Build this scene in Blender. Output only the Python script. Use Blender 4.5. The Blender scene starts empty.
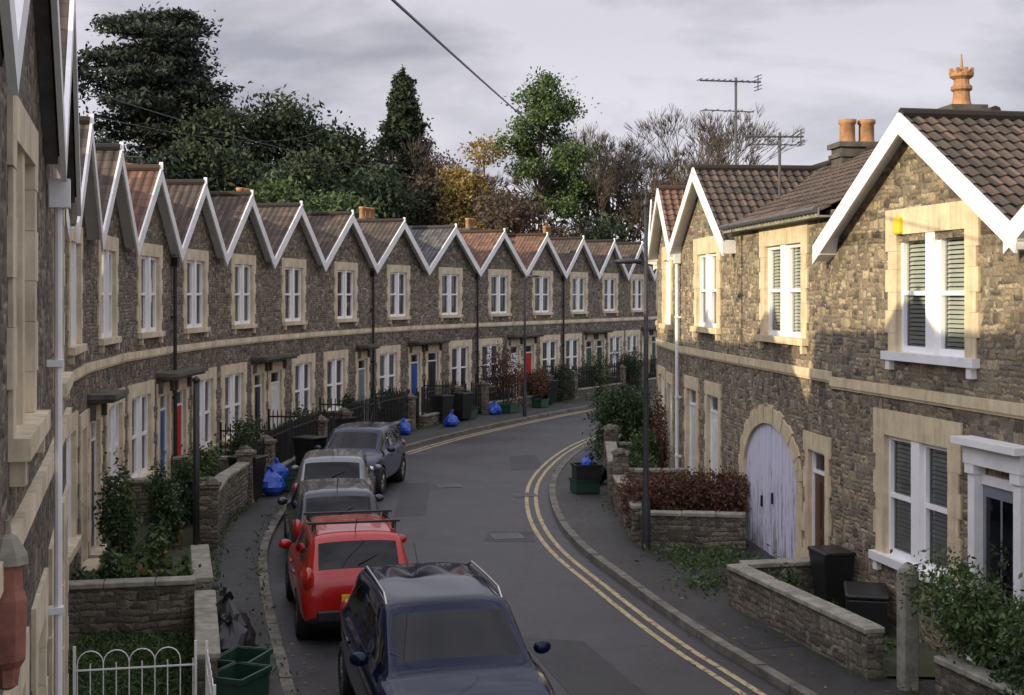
import bpy, math, random, bmesh
import numpy as np
from mathutils import Vector, Matrix
R=random.Random(7); rng=np.random.default_rng(5)
S=bpy.context.scene; C=S.collection

# ---------------------------------------------------------------- materials
class NT:
    def __init__(s,name):
        s.m=bpy.data.materials.new(name); s.m.use_nodes=True
        s.t=s.m.node_tree; s.n=s.t.nodes; s.p=s.n['Principled BSDF']; s.out=s.n['Material Output']
    def add(s,typ,**k):
        n=s.n.new(typ)
        for a,b in k.items(): setattr(n,a,b)
        return n
    def l(s,a,b): s.t.links.new(a,b)
    def math(s,op,a,b=None,c=None):
        n=s.n.new('ShaderNodeMath'); n.operation=op
        for i,v in enumerate((a,b,c)):
            if v is None: continue
            if isinstance(v,(int,float)): n.inputs[i].default_value=v
            else: s.l(v,n.inputs[i])
        return n.outputs[0]
    def ramp(s,fac,stops,interp='LINEAR'):
        n=s.n.new('ShaderNodeValToRGB'); n.color_ramp.interpolation=interp
        e=n.color_ramp.elements
        while len(e)<len(stops): e.new(0.5)
        for q,(p,c) in zip(e,stops):
            q.position=p; q.color=(*c,1)
        s.l(fac,n.inputs[0]); return n.outputs[0]
    def mix(s,fac,a,b,mode='MIX'):
        n=s.n.new('ShaderNodeMix'); n.data_type='RGBA'; n.blend_type=mode
        for i,v in ((0,fac),(6,a),(7,b)):
            if isinstance(v,(int,float)): n.inputs[i].default_value=v
            elif isinstance(v,tuple): n.inputs[i].default_value=(*v,1)
            else: s.l(v,n.inputs[i])
        return n.outputs[2]
    def bump(s,h,strength,dist=0.02):
        n=s.n.new('ShaderNodeBump'); n.inputs['Strength'].default_value=strength; n.inputs['Distance'].default_value=dist
        s.l(h,n.inputs['Height']); s.l(n.outputs[0],s.p.inputs['Normal'])
    def noise(s,vec,scale,detail=4,rough=.55):
        n=s.n.new('ShaderNodeTexNoise')
        n.inputs['Scale'].default_value=scale; n.inputs['Detail'].default_value=detail; n.inputs['Roughness'].default_value=rough
        if vec is not None: s.l(vec,n.inputs['Vector'])
        return n
    def set(s,**k):
        for a,b in k.items(): s.p.inputs[a.replace('_',' ')].default_value=b

def stone(name,tones,mortar,grime=.5,rowa=.075,rowb=.13,ln=.2,mw=1.0):
    t=NT(name); tc=t.add('ShaderNodeTexCoord'); oi=t.add('ShaderNodeObjectInfo')
    sp=t.add('ShaderNodeSeparateXYZ'); t.l(tc.outputs['Object'],sp.inputs[0])
    off=t.math('MULTIPLY',oi.outputs['Random'],37.0)
    n1=t.noise(tc.outputs['Object'],1.3,2); n2=t.noise(tc.outputs['Object'],9,4,.65); n3=t.noise(tc.outputs['Object'],3.2,1,.4)
    s2=t.add('ShaderNodeSeparateColor'); t.l(n2.outputs['Color'],s2.inputs[0])
    z=t.math('ADD',sp.outputs[2],t.math('MULTIPLY',t.math('SUBTRACT',n1.outputs['Fac'],.5),.14))
    z=t.math('ADD',z,t.math('MULTIPLY',t.math('SUBTRACT',s2.outputs[0],.5),.10))
    msk=t.math('GREATER_THAN',n3.outputs['Fac'],.52)
    rowh=t.math('ADD',rowa,t.math('MULTIPLY',msk,rowb-rowa))
    r=t.math('DIVIDE',z,rowh); row=t.math('FLOOR',r); fz=t.math('FRACT',r)
    wn=t.add('ShaderNodeTexWhiteNoise',noise_dimensions='1D'); t.l(t.math('ADD',t.math('ADD',row,t.math('MULTIPLY',msk,77.0)),t.math('FLOOR',off)),wn.inputs['W'])
    x=t.math('ADD',t.math('ADD',sp.outputs[0],sp.outputs[1]),t.math('MULTIPLY',t.math('SUBTRACT',s2.outputs[1],.5),.13))
    xx=t.math('ADD',t.math('MULTIPLY',t.math('DIVIDE',x,ln),t.math('ADD',t.math('MULTIPLY',wn.outputs['Value'],.8),.6)),t.math('ADD',t.math('MULTIPLY',wn.outputs['Value'],91.0),off))
    cb=t.add('ShaderNodeCombineXYZ'); t.l(xx,cb.inputs[0]); t.l(t.math('MULTIPLY',row,7.3),cb.inputs[1])
    v=t.add('ShaderNodeTexVoronoi',voronoi_dimensions='2D'); v.inputs['Scale'].default_value=1
    v2=t.add('ShaderNodeTexVoronoi',voronoi_dimensions='2D',feature='DISTANCE_TO_EDGE'); v2.inputs['Scale'].default_value=1
    t.l(cb.outputs[0],v.inputs['Vector']); t.l(cb.outputs[0],v2.inputs['Vector'])
    sc=t.add('ShaderNodeSeparateColor'); t.l(v.outputs['Color'],sc.inputs[0])
    col=t.ramp(sc.outputs[0],tones)
    fine=t.noise(tc.outputs['Object'],24,6,.78)
    col=t.mix(.85,col,t.ramp(fine.outputs['Fac'],[(.28,(.30,.27,.25)),(.72,(1.65,1.6,1.5))]),'MULTIPLY')
    edge=t.math('MINIMUM',t.math('MULTIPLY',v2.outputs['Distance'],ln*.9),t.math('MULTIPLY',t.math('MINIMUM',fz,t.math('SUBTRACT',1.0,fz)),rowh))
    en=t.math('DIVIDE',edge,.04)
    mm=t.ramp(en,[(.10*mw,(.75,.75,.75)),(.34*mw,(0,0,0))])
    col=t.mix(mm,col,mortar)
    big=t.noise(tc.outputs['Object'],.5,5,.65)
    col=t.mix(grime,col,t.ramp(big.outputs['Fac'],[(.3,(.58,.56,.55)),(.65,(1.2,1.18,1.15))]),'MULTIPLY')
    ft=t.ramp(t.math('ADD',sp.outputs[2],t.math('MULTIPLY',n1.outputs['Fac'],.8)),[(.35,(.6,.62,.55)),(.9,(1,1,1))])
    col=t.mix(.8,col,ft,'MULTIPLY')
    t.l(col,t.p.inputs['Base Color']); t.set(Roughness=.93)
    h=t.math('ADD',t.math('MINIMUM',t.math('MULTIPLY',en,1.4),1.0),t.math('MULTIPLY',fine.outputs['Fac'],1.6))
    h=t.math('ADD',h,t.math('MULTIPLY',sc.outputs[1],1.3))
    t.bump(h,1.0,.026); return t.m

def plain(name,col,rough=.6,var=.25,scale=6,bump=0,metal=0,coat=0,dark=None,streak=False):
    t=NT(name); tc=t.add('ShaderNodeTexCoord'); vec=tc.outputs['Object']
    n=t.noise(vec,scale,6,.65)
    dk=tuple(c*(1-var) for c in col) if dark is None else dark
    lt=tuple(min(1,c*(1+var*.5)) for c in col)
    c=t.ramp(n.outputs['Fac'],[(.32,dk),(.68,lt)])
    if streak:
        mp=t.add('ShaderNodeMapping'); mp.inputs['Scale'].default_value=(9,9,.9); t.l(vec,mp.inputs[0])
        n2=t.noise(mp.outputs[0],1.0,5,.7); c=t.mix(.4,c,t.ramp(n2.outputs['Fac'],[(.36,(.5,.48,.45)),(.56,(1,1,1))]),'MULTIPLY')
    t.l(c,t.p.inputs['Base Color'])
    t.set(Roughness=rough,Metallic=metal,Coat_Weight=coat)
    if bump: t.bump(n.outputs['Fac'],bump,.02)
    return t.m

def leafmat(name,dark,mid,light,trans=.2):
    t=NT(name); g=t.add('ShaderNodeNewGeometry')
    tc=t.add('ShaderNodeTexCoord'); n=t.noise(tc.outputs['Object'],.6,3)
    f=t.math('ADD',t.math('MULTIPLY',g.outputs['Random Per Island'],.6),t.math('MULTIPLY',n.outputs['Fac'],.45))
    c=t.ramp(f,[(.15,dark),(.5,mid),(.88,light)])
    t.l(c,t.p.inputs['Base Color']); t.set(Roughness=.7)
    tr=t.add('ShaderNodeBsdfTranslucent'); t.l(c,tr.inputs[0])
    mx=t.add('ShaderNodeMixShader'); mx.inputs[0].default_value=trans
    t.l(t.p.outputs[0],mx.inputs[1]); t.l(tr.outputs[0],mx.inputs[2]); t.l(mx.outputs[0],t.out.inputs[0])
    return t.m
TP,TR=.19,.25
def tilemat(name,tones,moss=.35):
    t=NT(name); uv=t.add('ShaderNodeUVMap'); sp=t.add('ShaderNodeSeparateXYZ'); t.l(uv.outputs[0],sp.inputs[0])
    oi=t.add('ShaderNodeObjectInfo')
    u,v=sp.outputs[0],sp.outputs[1]
    w=t.math('SINE',t.math('MULTIPLY',u,2*math.pi/TP))
    row=t.math('FRACT',t.math('DIVIDE',v,TR))
    cb=t.add('ShaderNodeCombineXYZ'); t.l(t.math('FLOOR',t.math('DIVIDE',u,TP)),cb.inputs[0]); t.l(t.math('FLOOR',t.math('DIVIDE',v,TR)),cb.inputs[1]); t.l(t.math('MULTIPLY',oi.outputs['Random'],40),cb.inputs[2])
    wn=t.add('ShaderNodeTexWhiteNoise'); t.l(cb.outputs[0],wn.inputs[0])
    col=t.ramp(wn.outputs['Value'],tones)
    n=t.noise(uv.outputs[0],1.3,6,.7)
    col=t.mix(t.math('MULTIPLY',t.ramp(n.outputs['Fac'],[(.40,(0,0,0)),(.62,(1,1,1))]),moss),col,(.065,.062,.045))
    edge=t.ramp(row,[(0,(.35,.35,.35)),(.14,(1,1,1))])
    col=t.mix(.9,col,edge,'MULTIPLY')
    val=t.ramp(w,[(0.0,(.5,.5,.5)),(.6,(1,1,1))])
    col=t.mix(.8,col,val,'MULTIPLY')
    t.l(col,t.p.inputs['Base Color']); t.set(Roughness=.85)
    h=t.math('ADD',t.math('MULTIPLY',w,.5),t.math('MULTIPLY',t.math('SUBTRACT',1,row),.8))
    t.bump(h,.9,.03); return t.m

M={}
tonesL=[(0,(.085,.078,.07)),(.18,(.15,.132,.112)),(.42,(.215,.188,.152)),(.64,(.29,.252,.195)),(.84,(.42,.36,.27)),(.93,(.46,.42,.345)),(1,(.12,.118,.118))]
tonesR=[(0,(.11,.095,.078)),(.18,(.20,.168,.128)),(.42,(.28,.238,.172)),(.64,(.38,.315,.215)),(.84,(.50,.415,.28)),(.93,(.54,.47,.35)),(1,(.15,.148,.145))]
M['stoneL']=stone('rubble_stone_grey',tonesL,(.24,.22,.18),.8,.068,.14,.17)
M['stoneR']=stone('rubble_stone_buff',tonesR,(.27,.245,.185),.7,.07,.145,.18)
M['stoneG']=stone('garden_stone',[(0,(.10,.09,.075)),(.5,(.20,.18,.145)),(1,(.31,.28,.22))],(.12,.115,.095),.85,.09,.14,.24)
M['dress']=plain('bath_stone',(.68,.565,.37),.9,.25,2.6,.25,streak=True)
M['dressL']=plain('bath_stone_weathered',(.70,.60,.43),.9,.3,2.4,.25,streak=True)
M['cap']=plain('coping_stone',(.28,.27,.22),.9,.5,5,.4)
M['hood']=plain('hood_stone',(.12,.11,.09),.9,.5,4,.3)
M['white']=plain('white_paint',(.84,.84,.83),.45,.12,2.5)
M['darksoffit']=plain('dark_grey_soffit',(.22,.21,.20),.7,.4,3)  # plain dark grey for gable undersides of the near houses, white elsewhere
M['pvc']=plain('white_pvc',(.9,.9,.9),.35,.05,2.5)
M['barge']=plain('barge_paint',(.84,.84,.83),.5,.2,1.7)
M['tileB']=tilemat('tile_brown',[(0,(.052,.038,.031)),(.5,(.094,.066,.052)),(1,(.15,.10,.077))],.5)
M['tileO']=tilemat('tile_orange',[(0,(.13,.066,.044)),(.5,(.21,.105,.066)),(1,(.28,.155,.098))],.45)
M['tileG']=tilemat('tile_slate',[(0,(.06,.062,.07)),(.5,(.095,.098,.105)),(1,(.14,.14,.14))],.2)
M['terra']=plain('terracotta',(.38,.20,.09),.8,.45,5)
M['brick']=plain('stack_render',(.10,.088,.075),.95,.5,5,.4)
M['black']=plain('black_metal',(.016,.016,.018),.45,.3)
M['grey']=plain('grey_metal',(.12,.125,.125),.5,.25,metal=.4)
M['alu']=plain('aluminium',(.5,.5,.5),.35,.15,metal=.9)
M['gut']=plain('gutter_plastic',(.03,.03,.035),.5,.3)
M['bark']=plain('bark',(.06,.045,.035),.95,.45,4,.5)
M['twig']=plain('twig',(.075,.054,.042),.95,.4,3)
M['twig2']=plain('twig_grey',(.08,.065,.054),.95,.4,3)
M['curt']=plain('curtain',(.62,.60,.55),.9,.25,5)
M['blind']=plain('blind_slat',(.75,.74,.70),.6,.1)
M['rubber']=plain('tyre_rubber',(.02,.02,.02),.85,.2)
M['trim']=plain('trim_black',(.016,.016,.016),.5,.2)
M['rim']=plain('alloy',(.42,.43,.44),.3,.1,metal=.9)
M['binblk']=plain('bin_black',(.014,.015,.016),.4,.3)
M['bingrn']=plain('box_green',(.015,.055,.035),.45,.3)
M['blue']=plain('bag_blue',(.015,.07,.42),.4,.3)
M['purple']=plain('tarp_purple',(.05,.04,.22),.5,.3)
M['yellowbox']=plain('alarm_yellow',(.75,.55,.03),.4,.1)
M['clay']=plain('clay_red',(.30,.12,.085),.75,.5,6,.5)
t=NT('garage_paint'); tc=t.add('ShaderNodeTexCoord'); sp=t.add('ShaderNodeSeparateXYZ'); t.l(tc.outputs['Object'],sp.inputs[0])
fr=t.math('FRACT',t.math('DIVIDE',sp.outputs[0],.2)); ln=t.ramp(fr,[(0,(.3,.3,.34)),(.09,(1,1,1))])
mp=t.add('ShaderNodeMapping'); mp.inputs['Scale'].default_value=(11,11,1.1); t.l(tc.outputs['Object'],mp.inputs[0])
nz=t.noise(mp.outputs[0],1.5,8,.8)
lowz=t.math('MULTIPLY',t.math('SUBTRACT',1.5,sp.outputs[2]),.06)
c=t.ramp(t.math('SUBTRACT',nz.outputs['Fac'],lowz),[(.39,(.24,.21,.19)),(.43,(.60,.60,.72)),(.7,(.72,.72,.86))])
t.l(t.mix(1.0,c,ln,'MULTIPLY'),t.p.inputs['Base Color']); t.set(Roughness=.7); t.bump(t.mix(.5,ln,nz.outputs['Fac']),.6,.01); M['garage']=t.m
t=NT('window_glass'); fz=t.add('ShaderNodeFresnel'); fz.inputs[0].default_value=1.55
tr=t.add('ShaderNodeBsdfTransparent'); tr.inputs[0].default_value=(.75,.8,.79,1)
gl=t.add('ShaderNodeBsdfGlossy'); gl.inputs['Roughness'].default_value=.03
mx=t.add('ShaderNodeMixShader'); t.l(t.math('ADD',t.math('MULTIPLY',fz.outputs[0],1.0),.02),mx.inputs[0]); t.l(tr.outputs[0],mx.inputs[1]); t.l(gl.outputs[0],mx.inputs[2]); t.l(mx.outputs[0],t.out.inputs[0]); M['glass']=t.m
t=NT('car_glass'); t.set(Base_Color=(.004,.006,.008,1),Roughness=.02); t.p.inputs['IOR'].default_value=1.36; M['cglass']=t.m
def paint(name,c,rough=.3,metal=.2,dirt=.2,coat=.5,ior=1.45):
    t=NT(name); t.set(Base_Color=(*c,1),Roughness=rough,Metallic=metal,Coat_Weight=coat,Coat_Roughness=.02,IOR=ior)
    tc=t.add('ShaderNodeTexCoord'); n=t.noise(tc.outputs['Object'],2.2,6,.7)
    t.l(t.mix(t.ramp(n.outputs['Fac'],[(.45,(0,0,0)),(.85,(dirt,)*3)]),c,(.13,.12,.10)),t.p.inputs['Base Color'])
    return t.m
M['pblack']=paint('paint_navy_black',(.003,.007,.032),.07,.0,.0,.15,1.3); M['pred']=paint('paint_red',(.40,.010,.008),.22,.0,.05,.5)
M['psilver']=paint('paint_grey',(.03,.036,.044),.16,.1,.06,.4); M['pgreen']=paint('paint_silver',(.15,.165,.175),.2,.5,.08,.6); M['pblue']=paint('paint_blue',(.012,.02,.05),.15,.0,.04,.3,1.36)
t=NT('lamp_tail'); t.set(Base_Color=(.4,.012,.01,1),Roughness=.12,Coat_Weight=1); M['tail']=t.m
t=NT('lamp_clear'); t.set(Base_Color=(.6,.62,.65,1),Roughness=.08,Metallic=.7,Coat_Weight=1); M['clear']=t.m
M['pltY']=plain('plate_yellow',(.60,.48,.05),.4,.08); M['pltW']=plain('plate_white',(.7,.7,.68),.4,.08)
for k,c in dict(dred=(.48,.02,.02),dblue=(.03,.10,.32),dgreen=(.02,.09,.06),dblack=(.02,.02,.025),dgrey=(.20,.22,.25),dwhite=(.76,.76,.74),dbrown=(.10,.045,.025),dpale=(.62,.65,.62)).items():
    M[k]=plain('door_'+k[1:],c,.35,.15,3)
M['leafD']=leafmat('leaf_dark',(.012,.021,.010),(.027,.045,.018),(.062,.084,.034))
M['leafC']=leafmat('leaf_cedar',(.010,.017,.013),(.022,.034,.023),(.048,.062,.040))
M['leafM']=leafmat('leaf_mid',(.02,.038,.012),(.045,.078,.024),(.09,.135,.045))
M['leafP']=leafmat('leaf_pine',(.027,.05,.018),(.065,.11,.032),(.13,.19,.055))
M['leafY']=leafmat('leaf_autumn',(.09,.06,.02),(.24,.165,.045),(.36,.275,.085))
M['leafB']=leafmat('leaf_russet',(.04,.029,.021),(.078,.056,.038),(.125,.093,.06))
M['leafR']=leafmat('leaf_redhedge',(.05,.02,.012),(.12,.055,.03),(.2,.10,.055))
M['grass']=leafmat('grass_blade',(.02,.045,.01),(.05,.095,.02),(.10,.15,.04))
def asphalt(name,base,patch,rough=.72,wet=.3):
    t=NT(name); g=t.add('ShaderNodeNewGeometry'); p=g.outputs['Position']
    a=t.noise(p,45,4,.75); b=t.noise(p,.45,6,.65); c=t.noise(p,2.4,7,.75)
    col=t.mix(1.0,t.ramp(b.outputs['Fac'],[(.32,tuple(x*.62 for x in base)),(.68,patch)]),t.ramp(a.outputs['Fac'],[(.3,(.5,.5,.5)),(.7,(1.5,1.5,1.5))]),'MULTIPLY')
    col=t.mix(t.ramp(c.outputs['Fac'],[(.56,(0,0,0)),(.72,(.5,.5,.5))]),col,(.085,.078,.066))
    col=t.mix(t.ramp(c.outputs['Fac'],[(.30,(.6,.6,.6)),(.44,(0,0,0))]),col,(.014,.014,.016))
    v=t.add('ShaderNodeTexVoronoi',feature='DISTANCE_TO_EDGE'); v.inputs['Scale'].default_value=.28
    wp=t.add('ShaderNodeVectorMath',operation='ADD'); t.l(p,wp.inputs[0]); ns=t.add('ShaderNodeVectorMath',operation='SCALE'); t.l(c.outputs['Color'],ns.inputs[0]); ns.inputs['Scale'].default_value=1.2; t.l(ns.outputs[0],wp.inputs[1]); t.l(wp.outputs[0],v.inputs['Vector'])
    cr=t.ramp(v.outputs['Distance'],[(0,(.35,.35,.35)),(.010,(1,1,1))])
    col=t.mix(.8,col,cr,'MULTIPLY')
    t.l(col,t.p.inputs['Base Color'])
    t.l(t.ramp(b.outputs['Fac'],[(.35,(rough-wet,)*3),(.65,(rough,)*3)]),t.p.inputs['Roughness'])
    t.bump(a.outputs['Fac'],.8,.015); return t.m
M['road']=asphalt('asphalt',(.034,.035,.040),(.05,.05,.055),.52,.2)
M['pave']=asphalt('tarmac_pavement',(.029,.029,.03),(.046,.045,.041),.75,.3)
M['patch']=asphalt('tarmac_patch',(.022,.022,.024),(.03,.03,.032),.65,.2)
M['kerb']=plain('kerb_stone',(.16,.15,.125),.85,.55,3,.3)
def linemat(name,a,b,lo,hi):
    t=NT(name); g=t.add('ShaderNodeNewGeometry'); n=t.noise(g.outputs['Position'],7,7,.8)
    t.l(t.ramp(n.outputs['Fac'],[(lo,(.06,.058,.052)),(hi,a),(.8,b)]),t.p.inputs['Base Color']); t.set(Roughness=.7); return t.m
M['yline']=linemat('yellow_line',(.40,.33,.18),(.53,.45,.26),.38,.48)
M['soil']=plain('soil',(.06,.055,.035),.95,.5,2,.6,dark=(.03,.045,.018))
M['lawn']=plain('lawn',(.05,.085,.025),.95,.45,3,.6)
M['field']=plain('field',(.05,.06,.03),.95,.4,.3,.4)

# ---------------------------------------------------------------- mesh builder
class MB:
    def __init__(s): s.v=[];s.f=[];s.m=[];s.uv=[]
    def poly(s,pts,m=0,uv=None):
        b=len(s.v); s.v+= [tuple(p) for p in pts]; s.f.append(tuple(range(b,b+len(pts)))); s.m.append(m); s.uv.append(uv)
    def box(s,x0,x1,y0,y1,z0,z1,m=0):
        b=len(s.v); s.v+=[(x0,y0,z0),(x1,y0,z0),(x1,y1,z0),(x0,y1,z0),(x0,y0,z1),(x1,y0,z1),(x1,y1,z1),(x0,y1,z1)]
        for q in ((0,3,2,1),(4,5,6,7),(0,1,5,4),(1,2,6,5),(2,3,7,6),(3,0,4,7)): s.f.append(tuple(b+i for i in q)); s.m.append(m); s.uv.append(None)
    def prism(s,pts,y0,y1,m=0):
        n=len(pts); b=len(s.v)
        s.v+=[(p[0],y0,p[1]) for p in pts]+[(p[0],y1,p[1]) for p in pts]
        s.f.append(tuple(range(b,b+n))); s.f.append(tuple(range(b+2*n-1,b+n-1,-1)))
        s.m+=[m,m]; s.uv+=[None,None]
        for i in range(n):
            j=(i+1)%n; s.f.append((b+i,b+n+i,b+n+j,b+j)); s.m.append(m); s.uv.append(None)
    def cyl(s,p0,p1,r0,r1=None,n=8,m=0,cap=True):
        r1=r0 if r1 is None else r1; p0=Vector(p0);p1=Vector(p1); d=(p1-p0).normalized()
        a=d.orthogonal().normalized(); c=d.cross(a); b=len(s.v)
        for P,r in ((p0,r0),(p1,r1)):
            for i in range(n):
                t=2*math.pi*i/n; s.v.append(tuple(P+a*math.cos(t)*r+c*math.sin(t)*r))
        for i in range(n):
            j=(i+1)%n; s.f.append((b+i,b+j,b+n+j,b+n+i)); s.m.append(m); s.uv.append(None)
        if cap:
            s.f.append(tuple(range(b+n-1,b-1,-1))); s.f.append(tuple(range(b+n,b+2*n))); s.m+=[m,m]; s.uv+=[None,None]
    def lathe(s,prof,c=(0,0,0),n=12,m=0):
        b=len(s.v)
        for r,z in prof:
            for i in range(n):
                t=2*math.pi*i/n; s.v.append((c[0]+r*math.cos(t),c[1]+r*math.sin(t),c[2]+z))
        for k in range(len(prof)-1):
            for i in range(n):
                j=(i+1)%n; s.f.append((b+k*n+i,b+k*n+j,b+(k+1)*n+j,b+(k+1)*n+i)); s.m.append(m); s.uv.append(None)
        k=len(prof)-1; s.f.append(tuple(b+k*n+i for i in range(n))); s.m.append(m); s.uv.append(None)
    def mesh(s,name,mats,smooth=False):
        me=bpy.data.meshes.new(name); me.from_pydata(s.v,[],s.f)
        for k in mats: me.materials.append(M[k] if isinstance(k,str) else k)
        me.polygons.foreach_set('material_index',s.m)
        if any(u is not None for u in s.uv):
            L=me.uv_layers.new(name='UVMap'); d=[]
            for f,u in zip(s.f,s.uv):
                for i in range(len(f)): d+= list(u[i]) if u else [0,0]
            L.data.foreach_set('uv',d)
        if smooth: me.polygons.foreach_set('use_smooth',[True]*len(me.polygons))
        me.update(); return me

def ob(name,me,parent=None,loc=(0,0,0),rz=0,label=None,cat=None,group=None,kind=None):
    o=bpy.data.objects.new(name,me); C.objects.link(o); o.location=loc; o.rotation_euler=(0,0,rz)
    if parent: o.parent=parent
    if label: o['label']=label
    if cat: o['category']=cat
    if group: o['group']=group
    if kind: o['kind']=kind
    return o
def bev(o,w=.01,seg=2):
    b=o.modifiers.new('bevel','BEVEL'); b.width=w; b.segments=seg; b.limit_method='ANGLE'; return o
CACHE={}
def cached(key,fn):
    if key not in CACHE: CACHE[key]=fn()
    return CACHE[key]

# ---------------------------------------------------------------- window / door
def window(parent,x,z,W,h,n=2,mull=.17,dr='dressL',fr='pvc',curt=1,jamb=.17,lint=.24,sillw=.2,blocks=True,ft=.055,mm=None,sillm=None):
    def mk():
        sw=(W-(n-1)*mull)/n; g=MB();f=MB();s=MB();si=MB();c=MB();mu=MB()
        for i in range(n):
            a=-W/2+i*(sw+mull); b=a+sw
            g.poly([(a,.105,0),(b,.105,0),(b,.105,h),(a,.105,h)])
            t=ft
            f.box(a,a+t,.05,.13,0,h); f.box(b-t,b,.05,.13,0,h); f.box(a+t,b-t,.048,.128,0,t+.02); f.box(a+t,b-t,.048,.128,h-t,h)
            f.box(a+t,b-t,.04,.125,h*.5-.03,h*.5+.03)
            if i<n-1: (s if mm is None else mu).box(b+.001,b+mull-.001,-.01,.2,0,h)
            if curt==1:
                for q in range(2):
                    k=6; w0=sw*.3
                    for j in range(k):
                        x0=(a+.02+j*w0/k) if q==0 else (b-.02-(j+1)*w0/k)
                        y0,y1=(.18,.22) if j%2 else (.22,.18)
                        c.poly([(x0,y0,0),(x0+w0/k,y1,0),(x0+w0/k,y1,h),(x0,y0,h)])
            elif curt==2:
                k=int(h/.06)
                for j in range(k): zz=j*h/k; c.poly([(a+.03,.14,zz),(b-.03,.14,zz),(b-.03,.17,zz+.045),(a+.03,.17,zz+.045)])
            elif curt==3:
                c.poly([(a+.02,.16,h*.55),(b-.02,.16,h*.55),(b-.02,.16,h),(a+.02,.16,h)])
        zz=0;k=0
        while zz<h-.01:
            dh=min(.32 if k%2 else .26,h-zz); j=jamb+(.07 if (k%2 and blocks) else 0)
            e=.0015
            s.box(-W/2-j,-W/2+.001,-.025-(k%2)*.004,.2,zz+e,zz+dh-e); s.box(W/2-.001,W/2+j,-.025-(k%2)*.004,.2,zz+e,zz+dh-e)
            zz+=dh;k+=1
        s.box(-W/2-jamb-.07,W/2+jamb+.07,-.03,.2,h,h+lint)
        si.box(-W/2-sillw,W/2+sillw,-.11,.18,-.12,-.001)
        for q in (-1,1): si.box(q*(W/2+sillw-.14)-.06,q*(W/2+sillw-.14)+.06,-.08,.1,-.26,-.1205)
        return (g.mesh('window',['glass']),f.mesh('frame',[fr]),s.mesh('surround',[dr]),si.mesh('sill',[sillm or dr]),c.mesh('curtain',['blind' if curt==2 else 'curt']) if c.f else None,mu.mesh('mullion',[mm]) if mu.f else None)
    ms=cached(('w',W,h,n,mull,dr,fr,curt,jamb,lint,sillw,blocks,ft,mm,sillm),mk)
    w=ob('window',ms[0],parent,(x,0,z))
    ob('frame',ms[1],w); ob('surround',ms[2],w); ob('sill',ms[3],w)
    if ms[4]: ob('blind' if curt==2 else 'curtain',ms[4],w)
    if ms[5]: ob('mullion',ms[5],w)
    return w
def door(parent,x,z,W,h,col,dr='dressL',jamb=.17,lint=.28,transom=.38):
    def mk():
        d=MB();f=MB();s=MB();g=MB();hn=MB()
        dh=h-transom
        d.box(-W/2+.05,W/2-.05,.08,.13,.02,dh)
        for q in (-1,1):
            d.box(q*W*.2-W*.14,q*W*.2+W*.14,.065,.08,.15,dh*.42)
            d.box(q*W*.2-W*.14,q*W*.2+W*.14,.065,.08,dh*.5,dh*.92)
        f.box(-W/2,-W/2+.05,.05,.17,0,h); f.box(W/2-.05,W/2,.05,.17,0,h); f.box(-W/2+.05,W/2-.05,.05,.17,h-.05,h); f.box(-W/2+.05,W/2-.05,.05,.17,dh,dh+.05)
        g.poly([(-W/2+.05,.1,dh+.05),(W/2-.05,.1,dh+.05),(W/2-.05,.1,h-.05),(-W/2+.05,.1,h-.05)])
        hn.cyl((W*.36,.02,dh*.5),(W*.36,.08,dh*.5),.03,n=8)
        zz=0;k=0
        while zz<h-.01:
            q=min(.34 if k%2 else .27,h-zz); j=jamb+(.07 if k%2 else 0)
            s.box(-W/2-j,-W/2+.001,-.025-(k%2)*.004,.2,zz+.0015,zz+q-.0015); s.box(W/2-.001,W/2+j,-.025-(k%2)*.004,.2,zz+.0015,zz+q-.0015); zz+=q;k+=1
        s.box(-W/2-jamb-.07,W/2+jamb+.07,-.03,.2,h,h+lint)
        s.box(-W/2-.1,W/2+.1,-.25,.2,-z,-.0015)
        return d.mesh('door',[col]),f.mesh('frame',['pvc']),s.mesh('surround',[dr]),g.mesh('transom_light',['glass']),hn.mesh('handle',['alu'])
    ms=cached(('d',W,h,col,dr,jamb,lint,transom,z),mk)
    d=ob('door',ms[0],parent,(x,0,z)); ob('frame',ms[1],d); ob('surround',ms[2],d); ob('transom_light',ms[3],d); ob('handle',ms[4],d)
    return d

def wallmesh(w,dep,ze,za,holes,mat,gable=True,ends=(False,False)):
    b=MB(); hs=holes
    xs=sorted({0,w}|{round(h[0],4) for h in hs}|{round(h[1],4) for h in hs}); zs=sorted({0,ze}|{round(h[2],4) for h in hs}|{round(h[3],4) for h in hs})
    for i in range(len(xs)-1):
        for j in range(len(zs)-1):
            cx=(xs[i]+xs[i+1])/2; cz=(zs[j]+zs[j+1])/2
            if any(h[0]<cx<h[1] and h[2]<cz<h[3] for h in hs): continue
            b.poly([(xs[i],0,zs[j]),(xs[i+1],0,zs[j]),(xs[i+1],0,zs[j+1]),(xs[i],0,zs[j+1])])
    if gable: b.poly([(0,0,ze),(w,0,ze),(w/2,0,za)])
    b.poly([(0,dep,0),(0,0,0),(0,0,ze),(0,dep,ze)]); b.poly([(w,0,0),(w,dep,0),(w,dep,ze),(w,0,ze)])
    b.poly([(w,dep,0),(0,dep,0),(0,dep,ze),(w,dep,ze)])
    for e,xx in zip(ends,(0,w)):
        if e: b.poly([(xx,0,ze),(xx,dep,ze),(xx,dep/2,za)])
    b.poly([(0.02,.3,3.3),(w-.02,.3,3.3),(w-.02,dep-.02,3.3),(.02,dep-.02,3.3)])
    return b.mesh('wall',[mat])

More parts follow.
